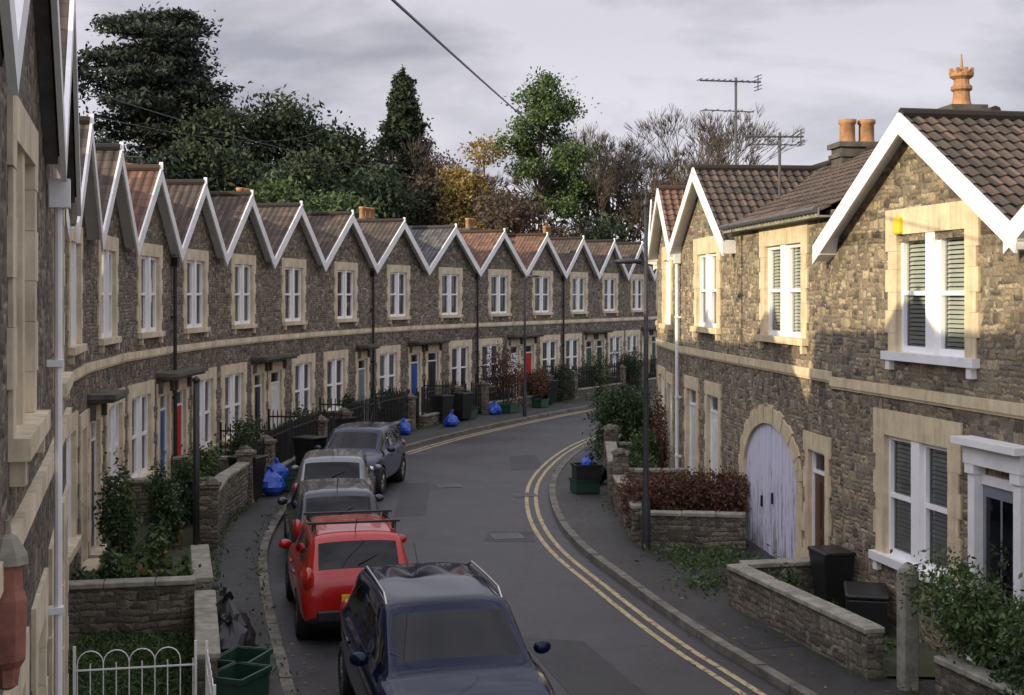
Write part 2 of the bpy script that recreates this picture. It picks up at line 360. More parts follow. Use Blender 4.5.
def slope(b,o,u,v,U,V,m=0,corr=False):
    o=Vector(o);u=Vector(u).normalized();v=Vector(v).normalized(); n=u.cross(v)
    if n.z<0: n=-n
    if not corr:
        b.poly([o,o+u*U,o+u*U+v*V,o+v*V],m,[(0,0),(U,0),(U,V),(0,V)]); return
    rows=max(1,int(V/TR)); du=.0317; nc=int(U/du)
    for r in range(rows):
        v0=r*V/rows; v1=(r+1)*V/rows
        base=len(b.v)
        for i in range(nc+1):
            uu=i*U/nc; hh=.018*math.sin(2*math.pi*uu/TP)
            b.v.append(tuple(o+u*uu+v*(v0-.02)+n*(hh+.026))); b.v.append(tuple(o+u*uu+v*v1+n*hh)); b.v.append(tuple(o+u*uu+v*(v0-.02)+n*(hh-.0)))
        for i in range(nc):
            a=base+3*i; c=a+3; u0=i*U/nc;u1=(i+1)*U/nc; w0=r*TR; w1=w0+TR
            b.f.append((a,c,c+1,a+1)); b.m.append(m); b.uv.append([(u0,w0+.02),(u1,w0+.02),(u1,w1-.001),(u0,w1-.001)])
            b.f.append((a+2,c+2,c,a)); b.m.append(m); b.uv.append([(u0,w0),(u1,w0),(u1,w0+.01),(u0,w0+.01)])

def chimney(parent,x,y,z,pots=2,w=.75,h=1.2,d=.5,mat='brick',potc='terra',k=1.0,rz=0,sp=.36):
    b=MB(); b.box(-w/2,w/2,-d/2,d/2,-1.0,h,0); b.box(-w/2-.05,w/2+.05,-d/2-.05,d/2+.05,h-.2,h-.12,0); b.box(-w/2-.07,w/2+.07,-d/2-.07,d/2+.07,h,h+.1,0)
    c=ob('chimney',b.mesh('chimney',[mat]),parent,(x,y,z),rz)
    for i in range(pots):
        p=MB(); p.lathe([(.13*k,0),(.12*k,.1),(.118*k,.38),(.14*k,.4),(.14*k,.48),(.1*k,.48),(.09*k,.3)],(0,0,0),12)
        ob('chimney_pot',p.mesh('chimney_pot',[potc],True),c,((i-(pots-1)/2)*sp,0,h+.1))
    return c

def house(A,B,spec):
    A=Vector(A);B=Vector(B); d=B-A; w=d.length; rz=math.atan2(d.y,d.x)
    side=spec['side']; ze=spec.get('ze',5.82 if side=='L' else 5.9); za=spec.get('za',7.58); yr=2.7; dep=2*yr
    st='stoneL' if side=='L' else 'stoneR'; dr='dressL' if side=='L' else 'dress'
    H=ob('terraced_house',None,None,(A.x,A.y,0),rz,spec['label'],'house','stone terraced houses along the street')
    gable=spec.get('gable',True); holes=[]
    for (x,z,W,h,*_ ) in spec['win']: holes.append((x-W/2-.1,x+W/2+.1,z-.05,z+h+.08))
    for (x,z,W,h,*_ ) in spec['door']: holes.append((x-W/2-.1,x+W/2+.1,0,z+h+.08))
    if spec.get('garage'):
        gx,gw,gh=spec['garage']; holes.append((gx-gw/2-.15,gx+gw/2+.15,0,gh+.1))
    ob('wall',wallmesh(w,dep,ze,za,holes,st,gable,ends=spec.get('ends',(False,False))),H)
    for q in spec['win']:
        x,z,W,h=q[:4]; kw=dict(q[4]) if len(q)>4 else {}
        window(H,x,z,W,h,dr=kw.pop('dr',dr),**kw)
    for q in spec['door']: door(H,q[0],q[1],q[2],q[3],q[4],dr=dr)
    zs=spec.get('zs',3.5); b=MB(); b.box(.001,w-.001,-.055,.02,zs,zs+.14); b.box(.001,w-.001,-.03,.02,zs-.04,zs-.0005); ob('string_course',b.mesh('string_course',[dr]),H)
    b=MB(); tile=spec['tile']; corr=side=='R'
    e=.06+spec.get('jit',0); ov=spec.get('ov',.24); ext=.12 if side=='L' else 0
    L=math.hypot(yr,za+.08-ze); vf=Vector((0,yr,za+.08-ze))
    y0=-ov if not gable else .12; zz0=ze+e+(y0)*(za+.08-ze)/yr
    fl=math.hypot(yr-y0,(yr-y0)*(za+.08-ze)/yr)
    slope(b,(-ext,y0,zz0),(1,0,0),vf,w+2*ext,fl,0,corr)
    slope(b,(-ext,dep+ov,ze+e-ov*(za+.08-ze)/yr),(1,0,0),(0,-yr,za+.08-ze),w+2*ext,L+ov*1.2,0,False)
    if gable:
        gl=math.hypot(w/2,za-ze)
        slope(b,(0,-ov,ze+e),(0,1,0),(w/2,0,za-ze),yr+ov,gl,0,corr); slope(b,(w,-ov,ze+e),(0,1,0),(-w/2,0,za-ze),yr+ov,gl,0,corr)
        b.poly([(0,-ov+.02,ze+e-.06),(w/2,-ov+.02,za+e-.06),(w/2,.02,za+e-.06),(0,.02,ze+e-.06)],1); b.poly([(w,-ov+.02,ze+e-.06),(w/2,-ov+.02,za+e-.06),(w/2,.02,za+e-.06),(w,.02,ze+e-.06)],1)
        b.cyl((w/2,-ov,za+e+.03),(w/2,yr,za+e+.03),.08,n=8,m=0)
    b.cyl((-ext,yr,za+.1+e),(w+ext,yr,za+.1+e),.1,n=8,m=0)
    Rf=ob('roof',b.mesh('roof',[tile,'darksoffit' if spec.get('near') else 'white']),H)
    if gable:
        b=MB(); k=(za-ze)/(w/2); tt=spec.get('tt',.31 if side=='L' else .29); up=.1
        xo=0.0 if side=='L' else -.12
        b.prism([(xo,ze+up+k*xo),(w/2,za+up),(w/2,za+up-tt),(xo,ze+up-tt+k*xo)],-ov-.04,-ov)
        b.prism([(w-xo,ze+up+k*xo),(w-xo,ze+up-tt+k*xo),(w/2,za+up-tt),(w/2,za+up)],-ov-.042,-ov-.002)
        if side=='L': b.prism([(w/2-.05,za+.05),(w/2+.05,za+.05),(w/2+.02,za+.22),(w/2-.02,za+.22)],-ov-.06,-ov+.02)
        else:
            b.prism([(xo-.01,ze-.22),(xo+.26,ze-.12),(xo+.36,ze+.18),(xo-.01,ze+.0)],-ov-.03,-.0)
            xx=w-xo; b.prism([(xx+.01,ze-.22),(xx+.01,ze+.0),(xx-.36,ze+.18),(xx-.26,ze-.12)],-ov-.03,-.0)
        ob('bargeboard',b.mesh('bargeboard',['barge']),Rf)
    else:
        b=MB(); b.cyl((0,-ov-.03,ze-.0),(w,-ov-.03,ze-.0),.05,n=8); ob('gutter',b.mesh('gutter',['grey']),Rf)
        b=MB(); b.box(0,w,-ov,-ov+.03,ze-.12,ze+.02); b.box(0,w,-ov+.031,0.0,ze-.12,ze-.09); ob('fascia',b.mesh('fascia',['cap']),Rf)
    for c in spec.get('chim',[]): chimney(Rf,*c)
    if spec.get('pipe') is not None:
        pr=spec.get('piper',.045)
        b=MB(); x=spec['pipe']; b.cyl((x,-.07-pr*.4,.1),(x,-.07-pr*.4,ze-.25),pr,n=8); b.box(x-.09,x+.09,-.17,-.02,ze-.3,ze-.08)
        for z in (1,2.4,4.3): b.box(x-pr-.02,x+pr+.02,-.09-pr,0,z,z+.05)
        ob('drainpipe',b.mesh('drainpipe',[spec.get('pipem','black')]),H)
    if spec.get('hood'):
        x0,x1=spec['hood']; b=MB(); b.box(x0,x1,-.5,.0,2.98,3.07); b.box(x0+.05,x1-.05,-.44,0,2.92,2.979)
        for x in (x0+.1,x1-.2): b.prism([(x,2.919),(x+.1,2.919),(x+.1,2.6),(x,2.6)],-.12,-.0)
        ob('door_canopy',b.mesh('door_canopy',['hood']),H)
    return H,A,B,rz

# ---------------------------------------------------------------- left terrace
nearp=[(-1.05,1.3),(-2.25,5.5),(-3.50,9.75),(-4.80,14.0)]
for i in range(3):
    A,B=nearp[i],nearp[i+1]; w=(Vector(B)-Vector(A)).length
    sp=dict(side='L',tile='tileB',near=True,ov=.11,tt=.22,jit=(i%3)*.012,win=[(w*.5,4.1,1.4,1.58,dict(curt=1,jamb=.2)),(w*.32,1.0,1.4,1.62,dict(curt=2,jamb=.2))],door=[(w*.82,.2,.85,2.35,'dgreen')],label='grey rubble stone terraced house with white gable boards and green door')
    if i==2: sp.update(pipe=.25,pipem='white',piper=.03,ends=(False,True))
    house(A,B,sp)
apex=[(-7.15,21.1),(-7.95,25.1),(-8.12,28.9),(-8.02,32.6),(-7.65,36.5),(-6.95,40.7),(-5.85,45.1),(-4.45,49.6),(-2.6,53.9),(-.55,57.7),(1.45,61.2),(3.35,64.6),(5.1,67.9),(6.9,71.2),(8.6,74.5),(10.3,77.8)]
ends=[(-6.65,19.1)]+[((apex[i][0]+apex[i+1][0])/2,(apex[i][1]+apex[i+1][1])/2) for i in range(len(apex)-1)]
house((-5.75,14.7),(-6.65,19.1),dict(side='L',tile='tileB',ov=.11,win=[(2.2,4.05,1.4,1.6,dict(curt=1)),(1.4,1.0,1.4,1.6,dict(curt=1))],door=[(3.6,.2,.85,2.35,'dblack')],ends=(True,False),label='unseen grey rubble stone terraced house with black door, added to block the sun'))  # hidden house added to stop sun passing through the terrace gap
lay_s='wd dw wd dw wd dw wd wd dw wd dw wd dw wd dw'.split()
layout={i+1:s for i,s in enumerate(lay_s)}
dcol=['dbrown','dblack','dblue','dred','dblack','dwhite','dgrey','dblue','dblack','dwhite','dred','dgreen','dblack','dwhite','dgreen']
tl={3:'tileO',9:'tileG',10:'tileO',11:'tileO'}
names={'dgreen':'green','dblack':'black','dwhite':'white','dbrown':'brown','dblue':'blue','dred':'red','dgrey':'grey'}
LH=[]; NL=15
for i in range(1,NL+1):
    A,B=ends[i-1],ends[i]; w=(Vector(B)-Vector(A)).length
    lay=layout[i]; wx=w*.31 if lay=='wd' else w*.69; dx=w*.83 if lay=='wd' else w*.17
    cu=R.choice([1,1,3,0,2])
    col=dcol[i-1]; tile=tl.get(i,'tileB')
    kw=dict(ft=.07,jamb=.22,mm='pvc',mull=.14,lint=.28)
    sp=dict(side='L',tile=tile,jit=(i%3)*.012,win=[(w*.5,4.03,1.5,1.68,dict(curt=cu,**kw)),(wx,.93,1.5,1.74,dict(curt=R.choice([1,2,3,1]),**kw))],door=[(dx,.2,.85,2.35,col)],
        label=f"grey rubble stone terraced house with white gable boards and {names[col]} door")
    if i in (4,8,10,12): sp['pipe']=.05
    if i>1:
        if lay=='wd' and layout.get(i+1)=='dw': sp['hood']=(w*.83-.7,w-.0)
        if lay=='dw' and layout.get(i-1)=='wd': sp['hood']=(0.0,w*.17+.7)
        if lay=='wd' and layout.get(i+1)!='dw': sp['hood']=(w*.83-.6,w*.83+.6)
    if i in (4,5,7,9,10,12): sp['chim']=[(.1 if i%2 else w-.1,2.7,7.3,2+(i%2),.9,.55,.5)]
    LH.append(house(A,B,sp))

# ---------------------------------------------------------------- right terrace
RP=[(6.0,45.8),(4.75,41),(4.02,36),(4.0,31),(4.46,26.1),(5.05,20.5),(6.08,15.25),(7.2,10.2)]
big=dict(jamb=.26,lint=.36,mull=.24,sillw=.32,mm='pvc',ft=.065)
RH=[]
def RW(i): return (Vector(RP[i+1])-Vector(RP[i])).length
w=RW(0); RH.append(house(RP[0],RP[1],dict(side='R',tile='tileO',win=[(w/2,4.1,1.5,1.6,dict(curt=1)),(w*.3,1,1.4,1.7,{})],door=[(w*.8,.2,.9,2.4,'dgreen')],label='buff stone terraced house with orange tiled roof')))
w=RW(1); RH.append(house(RP[1],RP[2],dict(side='R',tile='tileO',win=[(w/2,4.1,1.5,1.6,dict(curt=1)),(w*.3,1,1.4,1.7,{})],door=[(w*.8,.2,.9,2.4,'dblack')],label='buff stone terraced house with orange tiled gable roof')))
w=RW(2); RH.append(house(RP[2],RP[3],dict(side='R',tile='tileO',jit=.01,za=7.5,win=[(w/2,4.1,1.6,1.65,dict(curt=1,**big)),(w*.25,1,1.3,1.7,dict(mm='pvc'))],door=[(w*.62,.2,.9,2.4,'dwhite')],label='buff stone terraced house with orange tiles and white gable boards')))
w=RW(3); RH.append(house(RP[3],RP[4],dict(side='R',tile='tileB',za=7.55,win=[(w*.55,4.15,1.75,1.6,dict(curt=3,**big))],door=[(w*.26,.2,.95,2.5,'dpale'),(w*.66,.2,.95,2.5,'dwhite')],pipe=.1,pipem='white',label='buff stone terraced house with brown tiles, gable and paired doors')))
w=RW(4); RH.append(house(RP[4],RP[5],dict(side='R',tile='tileB',gable=False,ze=6.2,za=7.6,jit=.02,win=[(3.15,4.12,2.05,1.62,dict(curt=2,**big))],door=[(4.95,.15,.8,2.15,'dbrown')],garage=(2.35,3.2,2.5),chim=[(.0,2.55,7.6,2,.85,.22,.6,'brick','terra',1.3,math.pi/2,.40)],label='buff stone terraced house with arched garage opening and brown pantile roof')))
w=RW(5); H1=house(RP[5],RP[6],dict(side='R',tile='tileB',ze=5.6,za=7.25,zs=3.42,win=[(3.05,4.05,1.8,1.65,dict(curt=2,sillm='white',**big)),(2.65,1.12,1.76,1.72,dict(curt=2,sillm='white',**big))],door=[],label='buff stone terraced house with white gable boards and white framed windows')); RH.append(H1)
w=RW(6); RH.append(house(RP[6],RP[7],dict(side='R',tile='tileB',ze=5.6,za=7.25,jit=.02,win=[(w*.55,4.05,1.62,1.65,dict(curt=1,**big))],door=[],label='buff stone terraced house with brown tiled roof and white gable boards')))
h1=H1[0]
b=MB(); X0=4.22
for q in (0,1):
    xx=X0+q*1.0; b.box(xx,xx+.15,-.14,.04,.1,2.62); b.box(xx-.03,xx+.18,-.17,.04,2.621,2.74); b.box(xx-.02,xx+.17,-.16,.04,.1,.35)
b.box(X0-.05,X0+1.2,-.18,.04,2.745,2.98); b.box(X0-.14,X0+1.28,-.3,.04,2.985,3.07)
b.box(X0+.152,X0+.998,-.05,.012,2.5,2.62)
ob('porch_surround',b.mesh('porch_surround',['white']),h1)
b=MB(); b.box(X0+.155,X0+.995,-.02,.01,.15,2.495,0)
for a0 in (.24,.60): b.box(X0+a0,X0+a0+.30,-.03,-.0205,.55,2.35,1)
b.box(X0+.155,X0+.995,-.035,-.0305,1.05,1.11,0)
ob('door',b.mesh('door',['dgrey','cglass']),h1)
b=MB(); b.box(2.16,2.34,-.1,0,5.70,5.95); bev(ob('alarm_box',b.mesh('alarm_box',['yellowbox']),None,(RP[5][0],RP[5][1],0),H1[3],'yellow burglar alarm box on stone house wall','alarm box'),.03)
# garage arch
h2=RH[4][0]; gx,gw,gh=2.35,3.2,2.5; rx=gw/2; ry=1.0; zsp=gh-ry; n=20
EL=lambda a,k:(gx+(rx+k)*math.cos(a),zsp+(ry+k)*math.sin(a))
d=MB(); d.poly([(gx-rx,.03,0.03),(gx+rx,.03,.03)]+[(EL(math.pi*i/n,0)[0],.03,EL(math.pi*i/n,0)[1]) for i in range(n+1)])
d.box(gx-.03,gx+.03,.01,.029,.05,gh-.03)
G=ob('garage_door',d.mesh('garage_door',['garage']),h2)
d=MB(); d.box(gx+.1,gx+.14,-.005,.029,1.05,1.25); ob('handle',d.mesh('handle',['black']),G)
d=MB(); d.box(gx-.6,gx-.5,.01,.029,.9,1.1); ob('lock_plate',d.mesh('lock_plate',['black']),G)
b=MB()
for q in (-1,1):
    zz=0;k=0
    while zz<zsp-.01:
        dh=min(.3,zsp-zz); e=.28+(.14 if k%2 else 0); x0,x1=sorted((gx+q*rx,gx+q*(rx+e))); b.box(x0,x1,-.03-(k%2)*.004,.12,zz+.001,zz+dh-.001); zz+=dh;k+=1
for i in range(n):
    a0,a1=math.pi*i/n,math.pi*(i+1)/n; e=.005
    b.prism([EL(a0+e,0),EL(a0+e,.3+.05*(i%2)),EL(a1-e,.3+.05*(i%2)),EL(a1-e,0)],-.03-(i%2)*.004,.12)
ob('garage_arch',b.mesh('garage_arch',['dress']),h2)
b=MB(); x0,x1,zt=gx-gw/2-.15,gx+gw/2+.15,gh+.1
for i in range(n):
    p0=EL(math.pi*i/n,.08);p1=EL(math.pi*(i+1)/n,.08)
    p0=(max(min(p0[0],x1),x0),min(p0[1],zt));p1=(max(min(p1[0],x1),x0),min(p1[1],zt))
    b.poly([(p0[0],0.004,p0[1]),(p0[0],.004,zt),(p1[0],.004,zt),(p1[0],.004,p1[1])])
for xa,xb in ((x0,x0+.08),(x1-.08,x1)): b.poly([(xa,.004,zsp),(xb,.004,zsp),(xb,.004,zt),(xa,.004,zt)])
ob('spandrel',b.mesh('spandrel',['stoneR']),h2)
r1=[c for c in h2.children if c.name.startswith('roof')][0]
c=chimney(r1,4.3,2.75,7.5,0,.5,.45,.5)
b=MB(); b.lathe([(.2,0),(.17,.1),(.15,.3),(.2,.34),(.2,.4),(.15,.44),(.14,.54),(.22,.6),(.23,.66),(.17,.68),(.12,.74),(.05,.78),(.03,.8),(.012,1.05),(.0,1.07)],(0,0,0),14)
for i in range(8):
    t=2*math.pi*i/8; b.box(.2*math.cos(t)-.03,.2*math.cos(t)+.03,.2*math.sin(t)-.03,.2*math.sin(t)+.03,.662,.76)
po=ob('chimney_pot',b.mesh('chimney_pot',['terra']),c,(0,0,.55)); po.scale=(.9,.9,.85)

def aerial(loc,h,rz,yag=.8,label='rooftop television aerial on metal mast'):
    b=MB(); b.cyl((0,0,-1.0),(0,0,h),.03,n=6)
    o=ob('tv_aerial',None,None,loc,rz,label,'aerial','rooftop television aerials'); ob('mast',b.mesh('mast',['grey']),o)
    b=MB(); z=h-.1; b.cyl((-yag,0,z),(yag*.7,0,z+.02),.02,n=5)
    for i in range(11): x=-yag+i*yag*1.6/10; b.cyl((x,-.16,z+.02),(x,.16,z+.02),.012,n=4)
    for zz in (-.16,-.08,.08,.16): b.cyl((yag*.62,-.2,z+zz),(yag*.62,.2,z+zz),.012,n=4)
    b.cyl((yag*.62,0,z-.18),(yag*.62,0,z+.18),.014,n=4)
    z=h*.66; b.cyl((-yag*.9,0,z),(yag*.5,0,z),.016,n=4)
    for i in range(5): x=-yag*.9+i*yag*.33; b.cyl((x,-.2,z),(x,.2,z),.012,n=4)
    ob('antenna',b.mesh('antenna',['grey']),o); return o
aerial((5.2,30.2,7.6),2.3,.25,.9); aerial((5.6,27.2,7.5),.75,.15,.75)
aerial((-10.0,33.5,7.6),.9,.4,.7)

# ---------------------------------------------------------------- ground & road
def dense(pts,step=.5):
    P=[Vector(p) for p in pts]; P=[2*P[0]-P[1]]+P+[2*P[-1]-P[-2]]; out=[]
    for i in range(1,len(P)-2):
        n=max(2,int((P[i+1]-P[i]).length/step))
        for k in range(n):
            t=k/n; a,b_,c,d=P[i-1],P[i],P[i+1],P[i+2]
            out.append(.5*((2*b_)+(-a+c)*t+(2*a-5*b_+4*c-d)*t*t+(-a+3*b_-3*c+d)*t**3))
    out.append(P[-2]); return out
def offs(pl,d):
    o=[]
    for i,p in enumerate(pl):
        a=pl[max(0,i-1)]; b_=pl[min(len(pl)-1,i+1)]; t=(b_-a).normalized(); o.append(p+Vector((t.y,-t.x))*d)
    return o
def strip(name,pa,pb,z,mat,kind='structure'):
    b=MB(); n=min(len(pa),len(pb))
    for i in range(n-1):
        b.poly([(*pa[i],z),(*pb[i],z),(*pb[i+1],z),(*pa[i+1],z)])
    return ob(name,b.mesh(name,[mat]),kind=kind)
KL=dense([(2.8,-7),(1.15,0),(-.75,8),(-1.95,13),(-2.65,15.8),(-4.0,21.4),(-4.75,25.7),(-5.02,30.8),(-4.65,36),(-3.5,40.2),(-2.05,44.4),(.1,49.3),(2.87,54.8),(6.3,60.5),(10.2,66.5),(14.5,73),(25,88)])
KR=dense([(9.6,-7),(7.7,0),(5.35,9),(3.37,15.8),(2.64,18.3),(1.94,21.4),(1.2,25.2),(.9,29.3),(1.05,34),(1.9,39.4),(3.2,44),(5.6,48.8),(8.7,54),(12.5,60),(17,67),(30,82)])
def resamp(pl,n):
    L=[0]
    for a,b_ in zip(pl,pl[1:]): L.append(L[-1]+(b_-a).length)
    xs=np.interp(np.linspace(0,L[-1],n),L,[p.x for p in pl]); ys=np.interp(np.linspace(0,L[-1],n),L,[p.y for p in pl]); return [Vector((x,y)) for x,y in zip(xs,ys)]
b=MB(); b.poly([(-400,-60,-.02),(400,-60,-.02),(400,700,-.02),(-400,700,-.02)]); ob('ground',b.mesh('ground',['field']),kind='structure')
strip('road',resamp(KL,220),resamp(KR,220),0,'road')
def kerbs(pa,pb):
    b=MB(); pa=resamp(pa,int(sum((y-x).length for x,y in zip(pa,pa[1:]))/.9)); pb=resamp(pb,len(pa))
    for i in range(len(pa)-1):
        g=.012; a0=pa[i].lerp(pa[i+1],g);a1=pa[i].lerp(pa[i+1],1-g);b0=pb[i].lerp(pb[i+1],g);b1=pb[i].lerp(pb[i+1],1-g); z=.11+R.uniform(-.006,.006)
        b.poly([(*a0,z),(*b0,z),(*b1,z),(*a1,z)]); b.poly([(*a0,-.02),(*a0,z),(*a1,z),(*a1,-.02)]); b.poly([(*b0,-.02),(*b1,-.02),(*b1,z),(*b0,z)]); b.poly([(*a0,-.02),(*b0,-.02),(*b0,z),(*a0,z)])
    ob('kerb',b.mesh('kerb',['kerb']),kind='structure')
kerbs(offs(KL,-.15),KL); kerbs(KR,offs(KR,.15))
FL=dense([(-5.9,15.5)]+[tuple(e) for e in ends],1.0)
strip('pavement',offs(KL,-5.0),offs(KL,-.15),.1,'pave'); strip('pavement',offs(KR,.15),offs(KR,3.6),.1,'pave')
strip('garden_ground',offs(FL,-.4),offs(FL,2.0),.124,'soil')
def rp(*pts,z,mat,name):
    b=MB(); b.poly([(*p,z) for p in pts]); return ob(name,b.mesh(name,[mat]),kind='structure')
rp((-6.6,17.6),(-5.9,13.9),(-3.45,14.15),(-4.35,17.9),z=.135,mat='lawn',name='lawn')
rp((2.5,24.8),(4.5,24.6),(4.1,31),(3.9,35),(2.4,33),z=.13,mat='soil',name='garden_ground')
rp((3.5,19.9),(4.5,16.1),(5.9,16.0),(5.0,20.3),z=.132,mat='soil',name='garden_ground')
for d0 in (.28,.50):
    a=offs(KR,-d0); c=offs(KR,-d0-.09)
    sel=[i for i,p in enumerate(KR) if 3<p.y<62]
    strip('yellow_line',[c[i] for i in sel],[a[i] for i in sel],.005,'yline')
    a=offs(KL,d0); c=offs(KL,d0+.09); sel=[i for i,p in enumerate(KL) if 39.5<p.y<70]
    strip('yellow_line',[a[i] for i in sel],[c[i] for i in sel],.005,'yline')
rp((-.55,25.6),(.45,25.5),(.45,26.6),(-.5,26.7),z=.004,mat='patch',name='road_patch')
rp((.0,36.0),(.9,36.4),(.7,39.5),(-.1,39.0),z=.004,mat='patch',name='road_patch')
rp((1.1,14.0),(2.2,13.6),(1.0,18.2),(.1,18.4),z=.004,mat='patch',name='road_patch')
rp((-2.6,28.5),(-1.9,28.6),(-2.1,33.6),(-2.8,33.4),z=.004,mat='patch',name='road_patch')
rp((3.2,17.4),(3.9,17.6),(3.2,19.4),(2.7,19.2),z=.104,mat='patch',name='pavement_patch')
mh=MB(); mh.box(-.3,.3,-.3,.3,0,.006)
for i in range(5): mh.box(-.26,.26,-.24+i*.11,-.19+i*.11,.0065,.01)
mhm=mh.mesh('manhole_cover',['grey'])
for p in ((-.1,26.1),(.3,31.5),(-1.6,33.0)): ob('manhole_cover',mhm,None,(*p,.005),.2,'grey iron manhole cover set in the road','manhole cover','manhole covers in the road')

# ---------------------------------------------------------------- garden walls
def gwall(A,B,h,label,cap=True,th=.22,z0=0.05,mat='stoneG'):
    A=Vector(A);B=Vector(B);d=B-A;w=d.length
    b=MB(); b.box(0,w,-th/2,th/2,0,h)
    o=ob('garden_wall',None,None,(A.x,A.y,z0),math.atan2(d.y,d.x),label,'garden wall','low stone garden walls'); ob('wall',b.mesh('wall',[mat]),o)
    if cap:
        b=MB(); x=0
        while x<w-.01:
            q=min(w-x,R.uniform(.5,.8)); b.box(x+.004,x+q-.004,-th/2-.035,th/2+.035,h+.0005,h+.07+R.uniform(0,.012)); x+=q
        bev(ob('coping',b.mesh('coping',['cap']),o),.012,1)
    return o
def hp(i,lx,ly):
    H,A,B,rz=LH[i-1]; w=(B-A).length; return Vector((A.x+math.cos(rz)*lx-math.sin(rz)*ly,A.y+math.sin(rz)*lx+math.cos(rz)*ly)),w
def railing(q,rz,L_=1.7,h=1.0):
    b=MB()
    for z in (.12,h-.15): b.box(0,L_,-.02,.02,z,z+.045)
    k=int(L_/.13)
    for j in range(k+1): x=j*L_/k; b.cyl((x,0,0),(x,0,h),.018,n=4); b.cyl((x,0,h),(x,0,h+.09),.024,.004,n=4)
    for x in (0,L_): b.cyl((x,0,0),(x,0,h+.1),.035,n=6)
    ob('iron_railing',b.mesh('iron_railing',['black']),None,(q.x,q.y,.1),rz,'black iron railings along garden edge','railing','iron railings')
for i in range(2,NL):
    w=(LH[i-1][2]-LH[i-1][1]).length; lay=layout[i]; fy=-1.98
    gx=w*.82 if lay=='wd' else w*.18
    hh=R.choice([.7,.85,.95]); rail=i>=4
    if rail: hh=.4
    p=lambda x,y:hp(i,x,y)[0]
    xa,xb=(.12,gx-.5) if lay=='wd' else (gx+.5,w-.12)
    gwall(p(xa,fy),p(xb,fy),hh,'low rubble stone wall in front of terraced house garden')
    if rail:
        railing(p(xa+.05,fy),LH[i-1][3],xb-xa-.1,1.35); railing(p(gx-.45,fy),LH[i-1][3],.9,1.2)
        railing(p(w-.3,fy+.1),LH[i-1][3]+math.pi/2,1.7,1.3)
    gwall(p(w,-.06),p(w,-1.82),hh-.05 if not rail else .6,'low rubble stone wall dividing two front gardens')
    q=p(gx+(-.5 if lay=='wd' else .5),fy-.02); b=MB(); b.box(-.17,.17,-.17,.17,0,1.15); b.box(-.21,.21,-.21,.21,1.1505,1.22); b.lathe([(.2,0),(.12,.08),(.0,.14)],(0,0,1.221),4)
    ob('gate_pier',b.mesh('gate_pier',['stoneG']),None,(q.x,q.y,.08),LH[i-1][3],'square stone gate pier with pointed cap','gate pier','stone gate piers')
def hoops(A,B,lab):
    A=Vector(A);B=Vector(B);L_=(B-A).length;b=MB();n=int(L_/.13)
    for j in range(n+1): b.cyl((j*L_/n,0,.0),(j*L_/n,0,.62),.007,n=6)
    for z in (.1,.54): b.box(-.02,L_+.02,-.009,.009,z,z+.016)
    for j in range(0,n-1,2):
        c=(j+1)*L_/n;r=L_/n; q=[(c+r*math.cos(a),0,.62+r*math.sin(a)) for a in [math.pi*k/8 for k in range(9)]]
        for u,v in zip(q,q[1:]): b.cyl(u,v,.007,n=5,cap=False)
    for x in (-.03,L_+.03): b.box(x-.015,x+.015,-.015,.015,0,.82)
    return ob('hoop_railing',b.mesh('hoop_railing',['white']),None,(A.x,A.y,.11),math.atan2((B-A).y,(B-A).x),lab,'railing','white hoop-topped railings')
hoops((-4.85,14.5),(-3.62,14.75),'white hoop topped metal railing around small lawn'); hoops((-3.45,14.7),(-3.0,13.1),'white hoop topped metal gate beside pavement')
gwall((-3.5,14.95),(-4.3,18.2),.6,'low rubble stone wall beside the pavement'); gwall((-6.4,17.9),(-4.45,18.3),.75,'low rubble stone wall dividing two front gardens')
gwall((-4.4,18.5),(-5.05,21.0),.7,'low rubble stone wall beside the pavement')
gwall((3.42,19.95),(4.5,16.1),.6,'low buff stone wall around small front yard'); gwall((3.55,20.05),(4.95,20.35),.6,'low buff stone wall around small front yard')
gwall((4.95,14.9),(5.9,11.6),.6,'low buff stone wall in front of dense shrub')
gwall((2.45,24.75),(4.4,24.45),.62,'low stone planter wall beneath russet hedge'); gwall((2.4,29.2),(2.42,24.9),.7,'low stone wall beside curving pavement')
gwall((2.55,33.6),(2.32,29.5),.95,'stone wall with coping beside pavement'); gwall((3.4,38.6),(2.6,33.9),.95,'stone wall with coping beneath evergreen bush')
gwall((5.3,43.5),(3.5,38.9),.95,'stone wall with coping beside pavement')
gwall((2.4,29.35),(3.9,29.4),.8,'low stone wall dividing front gardens'); gwall((2.6,33.75),(3.9,33.9),.9,'low stone wall dividing front gardens')
def pier(loc,w,h,mat,lab,rz=0):
    b=MB(); b.box(-w/2,w/2,-w/2,w/2,0,h); b.lathe([(w*.72,0.0005),(w*.6,.06),(w*.2,.12)],(0,0,h),4)
    bev(ob('gate_pier',b.mesh('gate_pier',[mat]),None,(*loc,.08),rz,lab,'gate pier','stone gate piers'),.015,1)
pier((4.78,15.7),.2,1.42,'cap','slim weathered grey stone gatepost beside yard',.2); pier((2.45,29.3),.34,1.2,'stoneG','square stone gate pier beside pavement'); pier((2.58,33.75),.36,1.3,'stoneG','square stone gate pier beside pavement')

